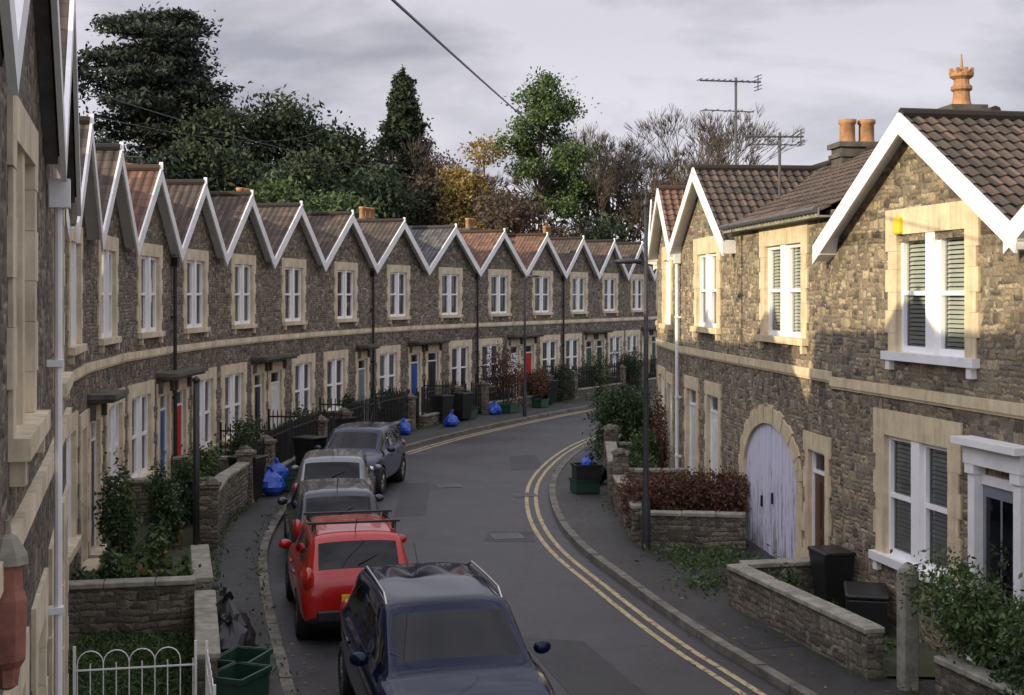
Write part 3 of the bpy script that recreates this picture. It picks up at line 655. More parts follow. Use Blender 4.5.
# ---------------------------------------------------------------- foliage
def leafmesh(name,pts,size,mat,flat=0.0,asp=.55):
    n=len(pts); pts=np.asarray(pts,dtype=float)
    a=rng.normal(size=(n,3)); a[:,2]*=(1-flat); a/=np.linalg.norm(a,axis=1)[:,None]
    c=rng.normal(size=(n,3)); c[:,2]*=(1-flat); c-= (c*a).sum(1)[:,None]*a; c/=np.linalg.norm(c,axis=1)[:,None]
    s=size*rng.uniform(.6,1.4,size=(n,1)); A=a*s; Cc=c*s*asp
    V=np.empty((n,4,3)); V[:,0]=pts-A; V[:,1]=pts+Cc*.9-A*.1; V[:,2]=pts+A; V[:,3]=pts-Cc*.9-A*.1
    me=bpy.data.meshes.new(name); me.vertices.add(n*4); me.vertices.foreach_set('co',V.reshape(-1)); me.loops.add(n*4); me.loops.foreach_set('vertex_index',np.arange(n*4,dtype=np.int32))
    me.polygons.add(n); me.polygons.foreach_set('loop_start',np.arange(0,n*4,4,dtype=np.int32)); me.polygons.foreach_set('loop_total',np.full(n,4,dtype=np.int32))
    me.materials.append(M[mat]); me.update(); me.validate(); return me
def clumps(blobs,per,sub=26,spread=.2):
    out=[]
    for (c,r) in blobs:
        c=np.array(c,float); r=np.array(r,float)
        d=rng.normal(size=(sub,3)); d/=np.linalg.norm(d,axis=1)[:,None]; rad=rng.uniform(.35,1.08,size=(sub,1))**.6
        cc=c+d*rad*r; k=max(1,per//sub)
        for q in cc: out.append(q+rng.normal(size=(k,3))*r*spread*rng.uniform(.5,1.4))
    return np.concatenate(out)
def limb(b,p,q,r0,r1,seg=4,wob=.08):
    p=Vector(p);q=Vector(q); L_=(q-p).length; last=p; lr=r0
    for i in range(1,seg+1):
        t=i/seg; x=p.lerp(q,t)+(Vector((R.uniform(-1,1),R.uniform(-1,1),R.uniform(-.5,.5)))*wob*L_/seg if i<seg else Vector())
        nr=r0+(r1-r0)*t; b.cyl(last,x,lr,nr,n=6,cap=False); last=x; lr=nr
def tree(loc,h,blobs,per,size,mat,label,tr=.4,spread=.2,flat=0,sub=26,lowlimb=.62):
    T=ob('tree',None,None,(loc[0],loc[1],0),R.uniform(0,.3),label,'tree')
    b=MB(); limb(b,(0,0,-.2),(0,0,h*.8),tr,tr*.25,6,.06)
    for c,r in blobs: limb(b,(0,0,max(h*.25,c[2]*lowlimb)),c,tr*.4,tr*.08,3,.1)
    ob('trunk',b.mesh('trunk',['bark'],True),T)
    ob('crown',leafmesh('crown',clumps(blobs,per,sub,spread),size,mat,flat),T); return T
def rblobs(n,rx,z0,z1,br,top=.6):
    o=[]
    for i in range(n):
        t=R.random(); z=z0+(z1-z0)*t; rr=rx*math.sqrt(max(.1,1-(abs(t-.4)/ .65)**2)); a=R.uniform(0,6.28); q=rr*math.sqrt(R.random())
        o.append(((q*math.cos(a),q*math.sin(a),z),(br*R.uniform(.7,1.2),)*2+(br*R.uniform(.55,.85),)))
    return o
bl=[]
for k in range(12):
    z=8+k*1.5; rr=7.2-k*.2 if k<8 else 7.6-k*.44
    for j in range(8):
        a=R.uniform(0,6.28); q=rr*R.uniform(.2,.98); bl.append(((q*math.cos(a),q*math.sin(a),z+R.uniform(-.6,.6)),(2.2,2.2,.5)))
tree((-26.3,95),25,bl,900,.19,'leafC','tall dark cedar with layered branches behind the terrace',.6,flat=.3,sub=26,spread=.28,lowlimb=.9)
tree((-34.0,92),22,rblobs(16,5,6,21,2.6),1700,.22,'leafC','dark evergreen tree behind the terrace',spread=.28,sub=34)
for (x,y,h,r,m) in ((-21.5,93,18.2,4.4,'leafD'),(-17.3,95,19.0,4.4,'leafD'),(-13.2,93,17.4,4.0,'leafD'),(-25,84,14.5,4.4,'leafC'),(-20.5,86,15,4.2,'leafD'),(-14.5,87,14,4.0,'leafD'),(-30,86,15,4.6,'leafC'),(-10.4,90,13.5,3.0,'leafD')):
    tree((x,y),h,rblobs(24,r,5,h-1.2,2.0),1500,.19,m,'large dark evergreen tree rising behind the roofs',spread=.33,sub=44)
tree((-12.9,80),12.0,rblobs(12,3.2,5,11.0,1.7),1600,.17,'leafM','rounded green tree just behind the roofs',spread=.32,sub=40)
tree((-16.8,78),11.2,rblobs(9,3.0,5,10.3,1.6),1500,.17,'leafD','rounded green tree just behind the roofs',spread=.32,sub=40)
bl=[((R.uniform(-.2,.2),R.uniform(-.2,.2),21.2),(.2,.2,.7))]
for k in range(20):
    z=20.6-k*.65; rr=.4+k*.16
    for j in range(6): a=j*1.05+R.random(); bl.append(((rr*.75*math.cos(a),rr*.75*math.sin(a),z+R.uniform(-.35,.35)),(.3+rr*.32,)*2+(.45,)))
tree((-8.2,98),21.5,bl,330,.16,'leafD','pointed dark conifer behind the terrace',.3,flat=.1,sub=15,spread=.3)
rp2=random.Random(41); bl=[((.2,0,20.2),(.9,.8,.7))]
for k in range(24):
    t=(k+rp2.uniform(-.4,.4))/24; z=19.6-t*9.2; rr=(1.1+2.9*min(1,t*1.6))*rp2.uniform(.35,1.0); a=rp2.uniform(0,6.28); s_=rp2.uniform(.85,1.45)
    bl.append(((rr*math.cos(a)+.3,rr*.6*math.sin(a),z),(s_,s_*.9,s_*rp2.uniform(.45,.75))))
tree((2.1,95),20.5,bl,900,.13,'leafP','tall bright green pine with irregular open branches',.3,sub=20,spread=.36,lowlimb=.88)
tree((-2.2,92),16.5,rblobs(15,2.3,6,15.2,1.3),800,.14,'leafY','golden autumn tree behind the roofs',spread=.34,sub=30)
tree((-6.0,96),16,rblobs(18,3.4,6,14.6,1.7),700,.15,'leafB','brown autumn tree with thinning leaves',spread=.36,sub=30)
tree((7.4,100),15.5,rblobs(20,4.0,5,14.2,1.6),480,.14,'leafB','brown autumn tree with thinning leaves',spread=.38,sub=30)
tree((0.4,88),12.2,rblobs(12,3.0,5,11.2,1.5),800,.15,'leafB','brown autumn tree behind the roofs',spread=.36,sub=30)
tree((13,94),13.5,rblobs(18,4.4,4,12.4,1.6),480,.14,'leafB','brown autumn tree behind the roofs',spread=.38,sub=30)
tree((5.6,90),11.0,rblobs(10,2.4,4,9.8,1.5),800,.15,'leafD','dark green tree behind the roofs',spread=.34,sub=30)
def bare(loc,h,mat,label,spread=.55,seed=1,depth=6):
    rr=random.Random(seed); T=ob('tree',None,None,(loc[0],loc[1],0),0,label,'tree'); b=MB(); tw=MB()
    def rec(p,d,L_,r,k):
        q=p+d*L_; (b if k>3 else tw).cyl(p,q,r,r*.68,n=5 if k>3 else 3,cap=False)
        if k==0: return
        for j in range(3 if k>1 else 5):
            a=Vector((rr.uniform(-1,1),rr.uniform(-1,1),rr.uniform(-.35,.8))); nd=(d+a*spread*1.1).normalized(); nd.z+=.05; rec(q,nd.normalized(),L_*rr.uniform(.62,.84),max(r*.6,.018),k-1)
    rec(Vector((0,0,0)),Vector((0,0,1)),h*.25,h*.015,depth)
    ob('trunk',b.mesh('trunk',['bark'],True),T); ob('crown',tw.mesh('crown',[mat]),T)
bare((8.6,100),19.5,'twig2','bare brown winter tree behind the roofs',.58,3,7); bare((14.4,102),20.5,'twig2','bare winter tree with fine grey twigs',.58,8,7)
bare((11.7,96),16,'twig','bare brown winter tree behind the roofs',.6,5,7); bare((-10.6,98),17,'twig2','bare grey twigged tree among evergreens',.5,11,7)
bare((5.8,97),16,'twig','bare brown winter tree behind the roofs',.6,14,7); bare((-5.0,100),18,'twig2','bare brown winter tree behind the roofs',.6,17,7); bare((17.5,104),18,'twig','bare brown winter tree behind the roofs',.6,23,7)
pts=[]
for i in range(230):
    x=R.uniform(-75,60); y=R.uniform(108,130); z=R.uniform(0,12.0); pts.append(np.array([x,y,z])+rng.normal(size=(150,3))*np.array([2.2,2,1.4]))
pts=np.concatenate(pts); k=len(pts)//2
ob('woodland',leafmesh('woodland',pts[:k],.36,'leafD'),kind='stuff',label='distant dark woodland on the hillside'); ob('woodland',leafmesh('woodland',pts[k:],.33,'leafB'),kind='stuff',label='distant brown autumn woodland')

def bush(loc,r,n,size,mat,label,name='shrub',blobs=None,z0=.1):
    T=ob(name,None,None,(loc[0],loc[1],z0),0,label,'shrub')
    if blobs is None:
        blobs=[((R.uniform(-.5,.5)*r[0],R.uniform(-.5,.5)*r[1],r[2]*R.uniform(.45,1.3)),(r[0]*.5,r[1]*.5,r[2]*.45)) for _ in range(10)]
    b=MB()
    for c,_ in blobs: limb(b,(c[0]*.2,c[1]*.2,0),c,.03,.01,3,.1)
    ob('stem',b.mesh('stem',['bark']),T); ob('foliage',leafmesh('foliage',clumps(blobs,n//len(blobs),24,.24),size,mat),T)
    return T
bush((3.1,36.3),(1.05,1.2,1.3),17000,.042,'leafM','large rounded evergreen bush overhanging stone wall')
bush((3.3,39.5),(.9,1.0,1.2),6000,.055,'leafD','dark evergreen bush beside curving pavement')
bush((3.2,32.0),(.45,.9,.85),6000,.045,'leafM','dense green bush behind garden wall')
bush((3.0,30.2),(.45,.7,.65),4000,.045,'leafP','yellow green bush behind garden wall')
hb=[((x,y,z),(.38,.38,.3)) for x in (-.95,-.5,0,.5,.9) for y in (-.3,.35) for z in (.55,.9)]
bush((3.5,25.7),(1.1,.75,.75),20000,.036,'leafR','russet red clipped hedge above stone planter wall','hedge',hb)
bush((3.85,33.6),(.25,.9,1.4),1300,.04,'leafR','reddish climber against stone house front','climbing_plant')
bush((5.5,14.4),(.85,1.1,1.0),22000,.034,'leafP','dense evergreen shrub beside gatepost and porch'); bush((5.6,13.2),(.75,.9,.85),13000,.034,'leafM','dense evergreen shrub behind low wall')
bush((6.0,15.9),(.25,.35,1.2),1000,.045,'leafD','thin evergreen beside white porch')
for (x,y,r,m,l) in ((-6.5,21.6,(.32,.42,1.15),'leafM','tall straggly green shrub in front garden'),(-6.5,24.3,(.38,.5,.95),'leafM','leafy green shrub in front garden'),(-5.9,19.4,(.35,.35,.55),'leafP','green shrub in front garden'),(-6.8,26.8,(.4,.55,.9),'leafM','green shrub behind garden wall'),(-6.9,29.3,(.35,.5,.8),'leafP','green shrub behind garden wall'),
    (-6.8,33.2,(.5,.7,1.0),'leafM','green shrub behind garden wall'),(-6.1,38.0,(.5,.7,1.0),'leafM','green shrub behind garden wall'),(-5.2,42.2,(.4,.5,.9),'leafD','green shrub behind garden wall'),(-4.2,46.5,(.6,.6,.8),'leafD','green shrub behind garden wall'),(-.3,53.6,(1.1,.9,1.5),'leafR','rust coloured tall bush in front garden'),(1.0,55.9,(.7,.7,1.0),'leafR','rust coloured bush in front garden'),(4.0,62.0,(.9,.9,1.2),'leafM','green shrub in front garden'),(5.8,65.0,(.9,.9,1.3),'leafD','green shrub in front garden'),(2.2,58.3,(.9,.9,1.0),'leafD','green shrub in front garden')):
    bush((x,y),r,3200,.045,m,l)
def grass(region,n,h,label):
    (x0,x1,y0,y1,f)=region; P=[]
    while len(P)<n:
        x=R.uniform(x0,x1);y=R.uniform(y0,y1)
        if f(x,y): P.append((x,y,.13+R.random()*h))
    ob('grass',leafmesh('grass',P,.05,'grass',asp=.3),kind='stuff',label=label)
grass((-6.0,-3.3,14.1,18.0,lambda x,y: -3.45-(y-14.1)*.24> x > -5.4-(y-13.7)*.12),11000,.06,'short green lawn in front garden')
def near(pl,j):
    P=[]
    for p in pl:
        for _ in range(j): P.append((p.x+R.gauss(0,.09),p.y+R.uniform(-.5,.5),.12+abs(R.gauss(0,.05))))
    return P
P=near([p for p in offs(FL,2.15) if 20<p.y<50],70)+near([p for p in offs(KR,1.25) if 14<p.y<30],8)+near([p for p in offs(KL,-.2) if 14<p.y<40],7)
for c in ((3.3,22.6),(3.9,23.4),(4.3,22.3),(3.2,21.2),(4.1,21.2),(3.0,23.6),(4.4,18.5),(4.9,17.5),(4.6,20.9)):
    for _ in range(300): P.append((c[0]+R.gauss(0,.28),c[1]+R.gauss(0,.35),.12+abs(R.gauss(0,.08))))
ob('weeds',leafmesh('weeds',P,.045,'grass',asp=.4),kind='stuff',label='weeds and grass along wall bases')
P=[]
for pl,o_ in ((KR,-.15),(KL,.2),(KR,.6),(KL,-.8),(KR,1.4)):
    for p in offs(pl,o_):
        if 12<p.y<48:
            for _ in range(4): P.append((p.x+R.gauss(0,.25),p.y+R.uniform(-.3,.3),.012 if (o_ in(-.15,.2)) else .115))
ob('fallen_leaves',leafmesh('fallen_leaves',P,.03,'leafY',flat=.95),kind='stuff',label='scattered fallen autumn leaves along the kerbs')

# ---------------------------------------------------------------- cars
def car(label,rear,front,W,H,pm,roofbars=False,rails=False,plz=.70):
    rear=Vector(rear);front=Vector(front); d=front-rear; L=d.length; rz=math.atan2(d.y,d.x)-math.pi/2
    root=ob('parked_car',None,None,(rear.x,rear.y,0),rz,label,'car','cars parked along the kerb')
    ky=L/3.9; kz=H/1.5; hw0=W/2
    St=[(0.0,.80,.36,.62,.66,'t'),(.03,.90,.27,.80,.86,'t'),(.10,.955,.24,.93,.985,'rw'),(.46,.985,.23,.965,1.45,'p'),(.58,1,.22,.96,1.475,'s'),(1.38,1,.22,.94,1.5,'p'),(1.46,1,.22,.94,1.5,'s'),(2.18,1,.22,.92,1.47,'p'),(2.24,1,.22,.92,1.455,'ws'),(2.92,.99,.22,.90,.965,'h'),(3.02,.98,.22,.89,.945,'h'),(3.45,.95,.23,.83,.88,'h'),(3.74,.89,.24,.72,.765,'h'),(3.86,.80,.27,.60,.635,'h'),(3.90,.70,.33,.50,.52,'e')]
    b=MB(); rings=[]
    for (y,wf,zb,zs,zt,tag) in St:
        hw=hw0*wf; zs=zs*kz; zt=zt*kz; gh=zt-zs
        if gh>.2: up=[(.90*hw,zs+.02),(.76*hw,zt-.09),(.69*hw,zt-.025),(.35*hw,zt-.003),(0,zt)]
        else: up=[(.88*hw,zs+.012),(.82*hw,zs+gh*.6),(.76*hw,zt-.012),(.38*hw,zt-.002),(0,zt)]
        half=[(0,zb),(.82*hw,zb),(.965*hw,zb+.07),(hw,(zb+zs)*.5),(.985*hw,zs-.10),(.945*hw,zs-.01)]+up
        ring=half+[(-x,z) for x,z in reversed(half[1:-1])]
        rings.append([(x,y*ky,z) for x,z in ring])
    n=len(rings[0]); V=[p for r in rings for p in r]; F=[];MI=[]; pid={}
    def gid(k):
        if k not in pid: pid[k]=len(pid)+1
        return pid[k]
    for i in range(len(rings)-1):
        tag=St[i][5]
        for j in range(n):
            jj=(j+1)%n; F.append((i*n+j,i*n+jj,(i+1)*n+jj,(i+1)*n+j))
            band=j if j<10 else n-1-j; sd='a' if j<10 else 'b'; mi=0
            if tag=='ws' and band in(8,9): mi=gid('windscreen')
            if tag=='rw' and band in(8,9): mi=gid('rear_window')
            if tag=='s' and band==6: mi=gid('side_window'+sd+str(i))
            if tag=='ws' and band==6: mi=gid('side_window'+sd+'q')
            if band in (0,1): mi=gid('sill_trim')
            MI.append(mi)
    F.append(tuple(range(n-1,-1,-1))); MI.append(0); F.append(tuple((len(rings)-1)*n+k for k in range(n))); MI.append(0)
    me=bpy.data.meshes.new('tmp'); me.from_pydata(V,[],F)
    for _ in range(len(pid)+1): me.materials.append(M[pm])
    me.polygons.foreach_set('material_index',MI); me.update()
    bm=bmesh.new(); bm.from_mesh(me); bmesh.ops.recalc_face_normals(bm,faces=bm.faces); bm.to_mesh(me); bm.free()
    tmp=bpy.data.objects.new('tmp',me); C.objects.link(tmp)
    sm=tmp.modifiers.new('s','SUBSURF'); sm.levels=2; sm.render_levels=2
    wr=.325*kz if H<1.6 else .345; wy=(.68*ky,3.15*ky); cut=[]
    for y in wy:
        cb=MB(); cb.cyl((-W,y,wr),(W,y,wr),wr+.055,n=28); cm=cb.mesh('cut',[pm]); co=bpy.data.objects.new('cut',cm); C.objects.link(co); cut.append(co)
        bo=tmp.modifiers.new('b','BOOLEAN'); bo.operation='DIFFERENCE'; bo.object=co; bo.solver='EXACT'
    dg=bpy.context.evaluated_depsgraph_get(); em=bpy.data.meshes.new_from_object(tmp.evaluated_get(dg))
    for c in cut+[tmp]: bpy.data.objects.remove(c,do_unlink=True)
    co=[v.co.copy() for v in em.vertices]; groups={}
    for p in em.polygons: groups.setdefault(p.material_index,[]).append(tuple(p.vertices))
    inv={v:k for k,v in pid.items()}
    for mi,fs in groups.items():
        nm=inv.get(mi,'body'); used={}; vv=[];ff=[]
        for f in fs:
            g=[]
            for q in f:
                if q not in used: used[q]=len(vv); vv.append(tuple(co[q]))
                g.append(used[q])
            ff.append(g)
        base='side_window' if nm.startswith('side_window') else nm
        m2=bpy.data.meshes.new(base); m2.from_pydata(vv,[],ff)
        m2.materials.append(M[pm] if base=='body' else M['trim'] if base=='sill_trim' else M['cglass'])
        m2.polygons.foreach_set('use_smooth',[True]*len(ff)); m2.update(); o=ob(base,m2,root)
        if base=='body': m2.set_sharp_from_angle(angle=math.radians(50))
    u=MB()
    u.box(-hw0*.72,hw0*.72,.25,L-.3,.2,.62*kz)
    for y in wy: u.cyl((-hw0*.93,y,wr),(hw0*.93,y,wr),wr+.05,n=24)
    ob('wheel_well',u.mesh('wheel_well',['trim']),root)
    for y in wy:
        for sx in (-1,1):
            tb=MB(); x0=sx*(hw0-.2)
            prof=[(wr*.62,0),(wr*.94,0),(wr,.03),(wr,.16),(wr*.94,.195),(wr*.66,.195),(wr*.62,.17)]
            bb=len(tb.v); nn=28
            for r,o_ in prof:
                for k in range(nn): a=2*math.pi*k/nn; tb.v.append((x0+sx*o_,r*math.cos(a),r*math.sin(a)))
            for q in range(len(prof)-1):
                for k in range(nn): k2=(k+1)%nn; tb.f.append((bb+q*nn+k,bb+q*nn+k2,bb+(q+1)*nn+k2,bb+(q+1)*nn+k)); tb.m.append(0); tb.uv.append(None)
            wo=ob('wheel',None,root,(0,y,wr)); ob('tyre',tb.mesh('tyre',['rubber'],True),wo)
            rb=MB(); xr=sx*(hw0-.035)
            for k in range(10): a=2*math.pi*k/10; c_,s_=math.cos(a),math.sin(a); rb.cyl((xr,c_*.04,s_*.04),(xr,c_*wr*.6,s_*wr*.6),.026,.018,n=5)
            rb.cyl((xr-sx*.03,0,0),(xr+sx*.01,0,0),.055,n=10); rb.cyl((xr-sx*.09,0,0),(xr-sx*.07,0,0),wr*.62,n=20)
            for k in range(20):
                a=2*math.pi*k/20;a2=a+2*math.pi/20; rb.cyl((xr,math.cos(a)*wr*.62,math.sin(a)*wr*.62),(xr,math.cos(a2)*wr*.62,math.sin(a2)*wr*.62),.014,n=4,cap=False)
            ob('rim',rb.mesh('rim',['rim']),wo)
    def ell(name,c,r,mat,rot=0):
        e=MB(); pr=[(math.sin(math.pi*k/8),-math.cos(math.pi*k/8)) for k in range(9)]; e.lathe([(max(p[0],.001),p[1]) for p in pr],(0,0,0),14)
        o=ob(name,e.mesh(name,[mat],True),root,c,rot); o.scale=r; return o
    for sx in (-1,1):
        ell('door_mirror',(sx*(hw0+.05),2.5*ky,.99*kz),(.105,.07,.075),pm,sx*-.25)
        ell('headlight',(sx*hw0*.68,3.69*ky,.66*kz),(.21,.15,.09),'clear',sx*-.5)
        tlz=.92*kz if pm=='pred' else .86*kz
        ell('tail_light',(sx*hw0*.83,.10*ky,tlz),(.085,.10,.17 if pm in('pred','psilver') else .12),'tail',sx*.3)
        ell('fog_light',(sx*hw0*.62,3.83*ky,.40*kz),(.09,.05,.05),'clear')
    g=MB(); g.box(-.42,.42,3.84*ky,3.895*ky,.46*kz,.56*kz); g.box(-.5,.5,3.83*ky,3.9*ky,.27,.38); bev(ob('grille',g.mesh('grille',['trim']),root),.015)
    g=MB(); g.box(-.26,.26,3.9*ky,3.915*ky,.40,.51); ob('number_plate',g.mesh('number_plate',['pltW']),root)
    yo=-.03 if plz<.8 else .0
    g=MB(); g.box(-.26,.26,yo,yo+.06,plz*kz,plz*kz+.11); ob('number_plate',g.mesh('number_plate',['pltY']),root)
    g=MB(); g.box(-hw0*.7,hw0*.7,-.03,.08,.34,.50); bev(ob('rear_bumper',g.mesh('rear_bumper',['trim']),root),.03,3)
    g=MB()
    for sx in (-.25,.22): g.cyl((sx*W,2.86*ky,1.0*kz),(sx*W+.5*.55,2.72*ky,1.09*kz),.012,n=5)
    ob('wiper',g.mesh('wiper',['trim']),root)
    g=MB(); g.cyl((0,.16*ky,1.1*kz),(.26,.26*ky,1.2*kz),.012,n=5); ob('rear_wiper',g.mesh('rear_wiper',['trim']),root)
    for sx in (-1,1):
        for y in (1.15,1.95):
            g=MB(); g.box(sx*hw0*.985-.015,sx*hw0*.985+.015,y*ky,y*ky+.18,.80*kz,.83*kz); ob('door_handle',g.mesh('door_handle',[pm]),root)
    if roofbars or rails:
        g=MB()
        zr=H+.01 if rails else H+.02
        for sx in (-1,1):
            x=sx*hw0*.68; ys=[.62,.8,1.4,2.0,2.16]; zz=[H-.08,zr-.01,zr,zr-.01,H-.09]
            for a in range(4): g.cyl((x,ys[a]*ky,zz[a]),(x,ys[a+1]*ky,zz[a+1]),.014,n=6)
        if roofbars:
            for y in (.85,1.75): g.box(-hw0*.78,hw0*.78,y*ky-.03,y*ky+.03,H+.05,H+.08)
            for y in (.85,1.75):
                for sx in (-1,1): g.box(sx*hw0*.68-.03,sx*hw0*.68+.03,y*ky-.04,y*ky+.04,H-.04,H+.06)
        ob('roof_rack',g.mesh('roof_rack',['trim' if roofbars else 'alu']),root)
    q=MB(); q.cyl((0,.7*ky,H-.03),(0,.45*ky,H+.18),.008,n=4); ob('aerial',q.mesh('aerial',['trim']),root)
    return root
car('dark navy estate car with silver roof rails facing along the kerb',(-1.34,16.6),(-.24,12.2),1.88,1.60,'pblack',rails=True)
car('red hatchback with black roof bars parked at the kerb',(-2.1,18.0),(-2.95,21.7),1.70,1.50,'pred',roofbars=True,plz=.6)
car('dark grey hatchback parked at the kerb',(-2.97,22.4),(-3.72,26.1),1.72,1.44,'psilver')
car('silver grey car with yellow rear number plate at the kerb',(-3.72,26.8),(-4.05,30.4),1.74,1.48,'pgreen',plz=.90)
car('navy blue family car parked facing down the street',(-3.62,34.7),(-4.08,30.95),1.76,1.56,'pblue')

# ---------------------------------------------------------------- street furniture
def lamp(loc,h,hd,label,ext=0):
    o=ob('street_lamp',None,None,(*loc,.1),0,label,'street lamp','street lamps')
    b=MB(); b.lathe([(.085,0),(.085,.9),(.058,1.0),(.045,h*.6),(.034,h+ext)],(0,0,0),12)
    if ext: b.lathe([(.04,0),(.07,.03),(.055,.1),(.02,.16),(.012,.3)],(0,0,h+ext),8)
    ob('post',b.mesh('post',['gut'],True),o)
    b=MB(); b.cyl((-hd[0]*.25 if ext else 0,0,h),(hd[0]*.45,hd[1]*.45,h+.06),.02,n=8); ob('arm',b.mesh('arm',['gut']),o)
    d=Vector(hd).normalized(); b=MB(); b.lathe([(.02,-.3),(.09,-.25),(.13,0),(.12,.25),(.04,.36),(.001,.37)],(0,0,0),10)
    l=ob('lamp_head',b.mesh('lamp_head',['gut'],True),o,(hd[0]*.6,hd[1]*.6,h+.08)); l.rotation_euler=(math.pi/2,0,math.atan2(d.y,d.x)+math.pi/2); l.scale=(1.0,.4,.8)
    return o
lamp((2.5,24.25),5.3,(-.5,0),'tall dark street lamp post on the pavement by stone wall',1.1)
lamp((.5,50.8),5.4,(.5,-.2),'tall grey street lamp beside the terrace pavement')
b=MB(); b.cyl((0,0,0),(0,0,3.35),.055,.05,n=10); b.lathe([(.06,0),(.07,.04),(.0,.1)],(0,0,3.35),10); ob('metal_post',b.mesh('metal_post',['black'],True),None,(-5.1,21.0,.1),0,'plain black metal post at garden edge','post')
def wire(A,B,sag,lab,r=.012):
    b=MB(); A=Vector(A);B=Vector(B); n=24; l=A
    for i in range(1,n+1):
        t=i/n; p=A.lerp(B,t); p.z-=sag*4*t*(1-t); b.cyl(l,p,r,n=4,cap=False); l=p
    ob('overhead_wire',b.mesh('overhead_wire',['black']),None,(0,0,0),0,lab,'wire','overhead wires')
wire((5,98,15.2),(-1.62,5,7.05),.25,'black overhead telephone wire crossing the street',.015)
wire((-7.0,19,8.1),(-3.4,80,13),.8,'thin overhead wire above the terrace roofs',.010)
wire((-7.2,22,7.9),(-12,90,17),.9,'thin overhead wire above the terrace roofs',.008)

def wbin(loc,rz,label,mat='binblk',s=1.0):
    b=MB()
    b.v+=[(-.22,-.26,.06),(.22,-.26,.06),(.22,.22,.06),(-.22,.22,.06),(-.29,-.36,.98),(.29,-.36,.98),(.29,.33,.98),(-.29,.33,.98)]
    for q in ((0,3,2,1),(4,5,6,7),(0,1,5,4),(1,2,6,5),(2,3,7,6),(3,0,4,7)): b.f.append(q); b.m.append(0); b.uv.append(None)
    o=ob('wheelie_bin',None,None,(*loc,.1),rz,label,'bin','wheelie bins'); o.scale=(s,s,s); bev(ob('bin_body',b.mesh('bin_body',[mat]),o),.02)
    b=MB(); b.prism([(-.31,.985),(.31,.985),(.29,1.05),(-.29,1.05)],-.39,.36); bev(ob('lid',b.mesh('lid',[mat]),o),.02)
    b=MB(); b.cyl((-.24,.36,1.0),(.24,.36,1.0),.02,n=6)
    ob('handle',b.mesh('handle',[mat]),o)
    for x in (-.2,.2):
        b=MB(); b.cyl((x-.03,.2,.1),(x+.03,.2,.1),.1,n=14); ob('wheel',b.mesh('wheel',['rubber']),o)
def crate(loc,rz,label,mat='bingrn',z=.11):
    b=MB(); t=.02; w,d,h=.28,.21,.34
    b.box(-w,w,-d,d,0,t); b.box(-w-.02,w+.02,-d-.02,-d+.0,t,h); b.box(-w-.02,w+.02,d,d+.02,t,h); b.box(-w-.02,-w,-d,d,t,h); b.box(w,w+.02,-d,d,t,h)
    b.box(-w-.045,w+.045,-d-.045,-d-.021,h-.05,h+.01); b.box(-w-.045,w+.045,d+.021,d+.045,h-.05,h+.01); b.box(-w-.045,-w-.021,-d-.02,d+.02,h-.05,h+.01); b.box(w+.021,w+.045,-d-.02,d+.02,h-.05,h+.01)
    ob('recycling_box',b.mesh('recycling_box',[mat]),None,(*loc,z),rz,label,'recycling box','recycling boxes')
def sack(loc,mat,label,s=1,z=.11):
    b=MB(); n=18; pr=[(.05,0),(.28,.01),(.36,.1),(.37,.2),(.33,.32),(.25,.43),(.12,.52),(.05,.57),(.09,.63),(.02,.66)]
    b.lathe(pr,(0,0,0),n)
    for i,v in enumerate(b.v):
        a=math.atan2(v[1],v[0]); k=1+.13*math.sin(a*3+v[2]*6)+R.uniform(-.09,.09); b.v[i]=(v[0]*k,v[1]*k*.85,v[2]*(1+.08*math.sin(a*2)))
    o=ob('refuse_sack',b.mesh('refuse_sack',[mat],False),None,(*loc,z),R.random()*3,label,'sack','refuse sacks'); o.scale=(s,s,s)
def pot(loc,s,mat,label,leaf='leafM'):
    o=ob('potted_plant',None,None,(*loc,.12),0,label,'plant pot','potted plants'); b=MB(); b.lathe([(.12,0),(.17,.28),(.19,.29),(.19,.34),(.15,.34),(.14,.3)],(0,0,0),14); ob('pot',b.mesh('pot',[mat],True),o)
    ob('foliage',leafmesh('foliage',clumps([((0,0,.5),(.2,.2,.2))],260,14,.3),.05,leaf),o); o.scale=(s,s,s)
wbin((4.85,19.75),.2,'black wheelie bin against stone house wall',s=.85)
b=MB(); b.box(-.42,.42,-.27,.27,0,.5); o=ob('storage_box',None,None,(5.0,18.35,.13),1.35,'low black plastic storage box in small front yard','storage box'); bev(ob('body',b.mesh('body',['binblk']),o),.02)
b=MB(); b.box(-.45,.45,-.3,.3,.502,.58); bev(ob('lid',b.mesh('lid',['binblk']),o),.03)
wbin((-5.3,34.0),1.0,'dark wheelie bin behind garden wall'); wbin((-5.2,39.5),.8,'dark wheelie bin by garden wall'); wbin((-2.6,48.2),.8,'dark wheelie bin by garden wall'); wbin((-1.9,49.3),.8,'dark wheelie bin by garden wall'); wbin((-6.1,29.9),1.3,'dark wheelie bin in front garden'); wbin((-5.6,41.2),.9,'dark wheelie bin in front garden'); wbin((1.6,56.6),.5,'dark wheelie bin by garden wall')
crate((1.75,31.2),.3,'green recycling box on the pavement by wall'); crate((1.78,31.15),.2,'dark recycling box stacked on another','binblk',z=.46); sack((1.7,32.0),'blue','blue bag beside recycling boxes',.6); sack((1.78,31.15),'blue','blue bag on stacked recycling boxes',.45,.72); sack((2.0,32.8),'binblk','black refuse sack on the pavement',1.1)
crate((-3.2,15.2),1.2,'green recycling box on the pavement edge'); crate((-3.3,15.9),1.3,'green recycling box on the pavement edge'); sack((-3.8,17.3),'binblk','large black refuse sack beside garden wall',1.2); sack((-3.65,16.7),'binblk','black refuse sack beside garden wall',.95)
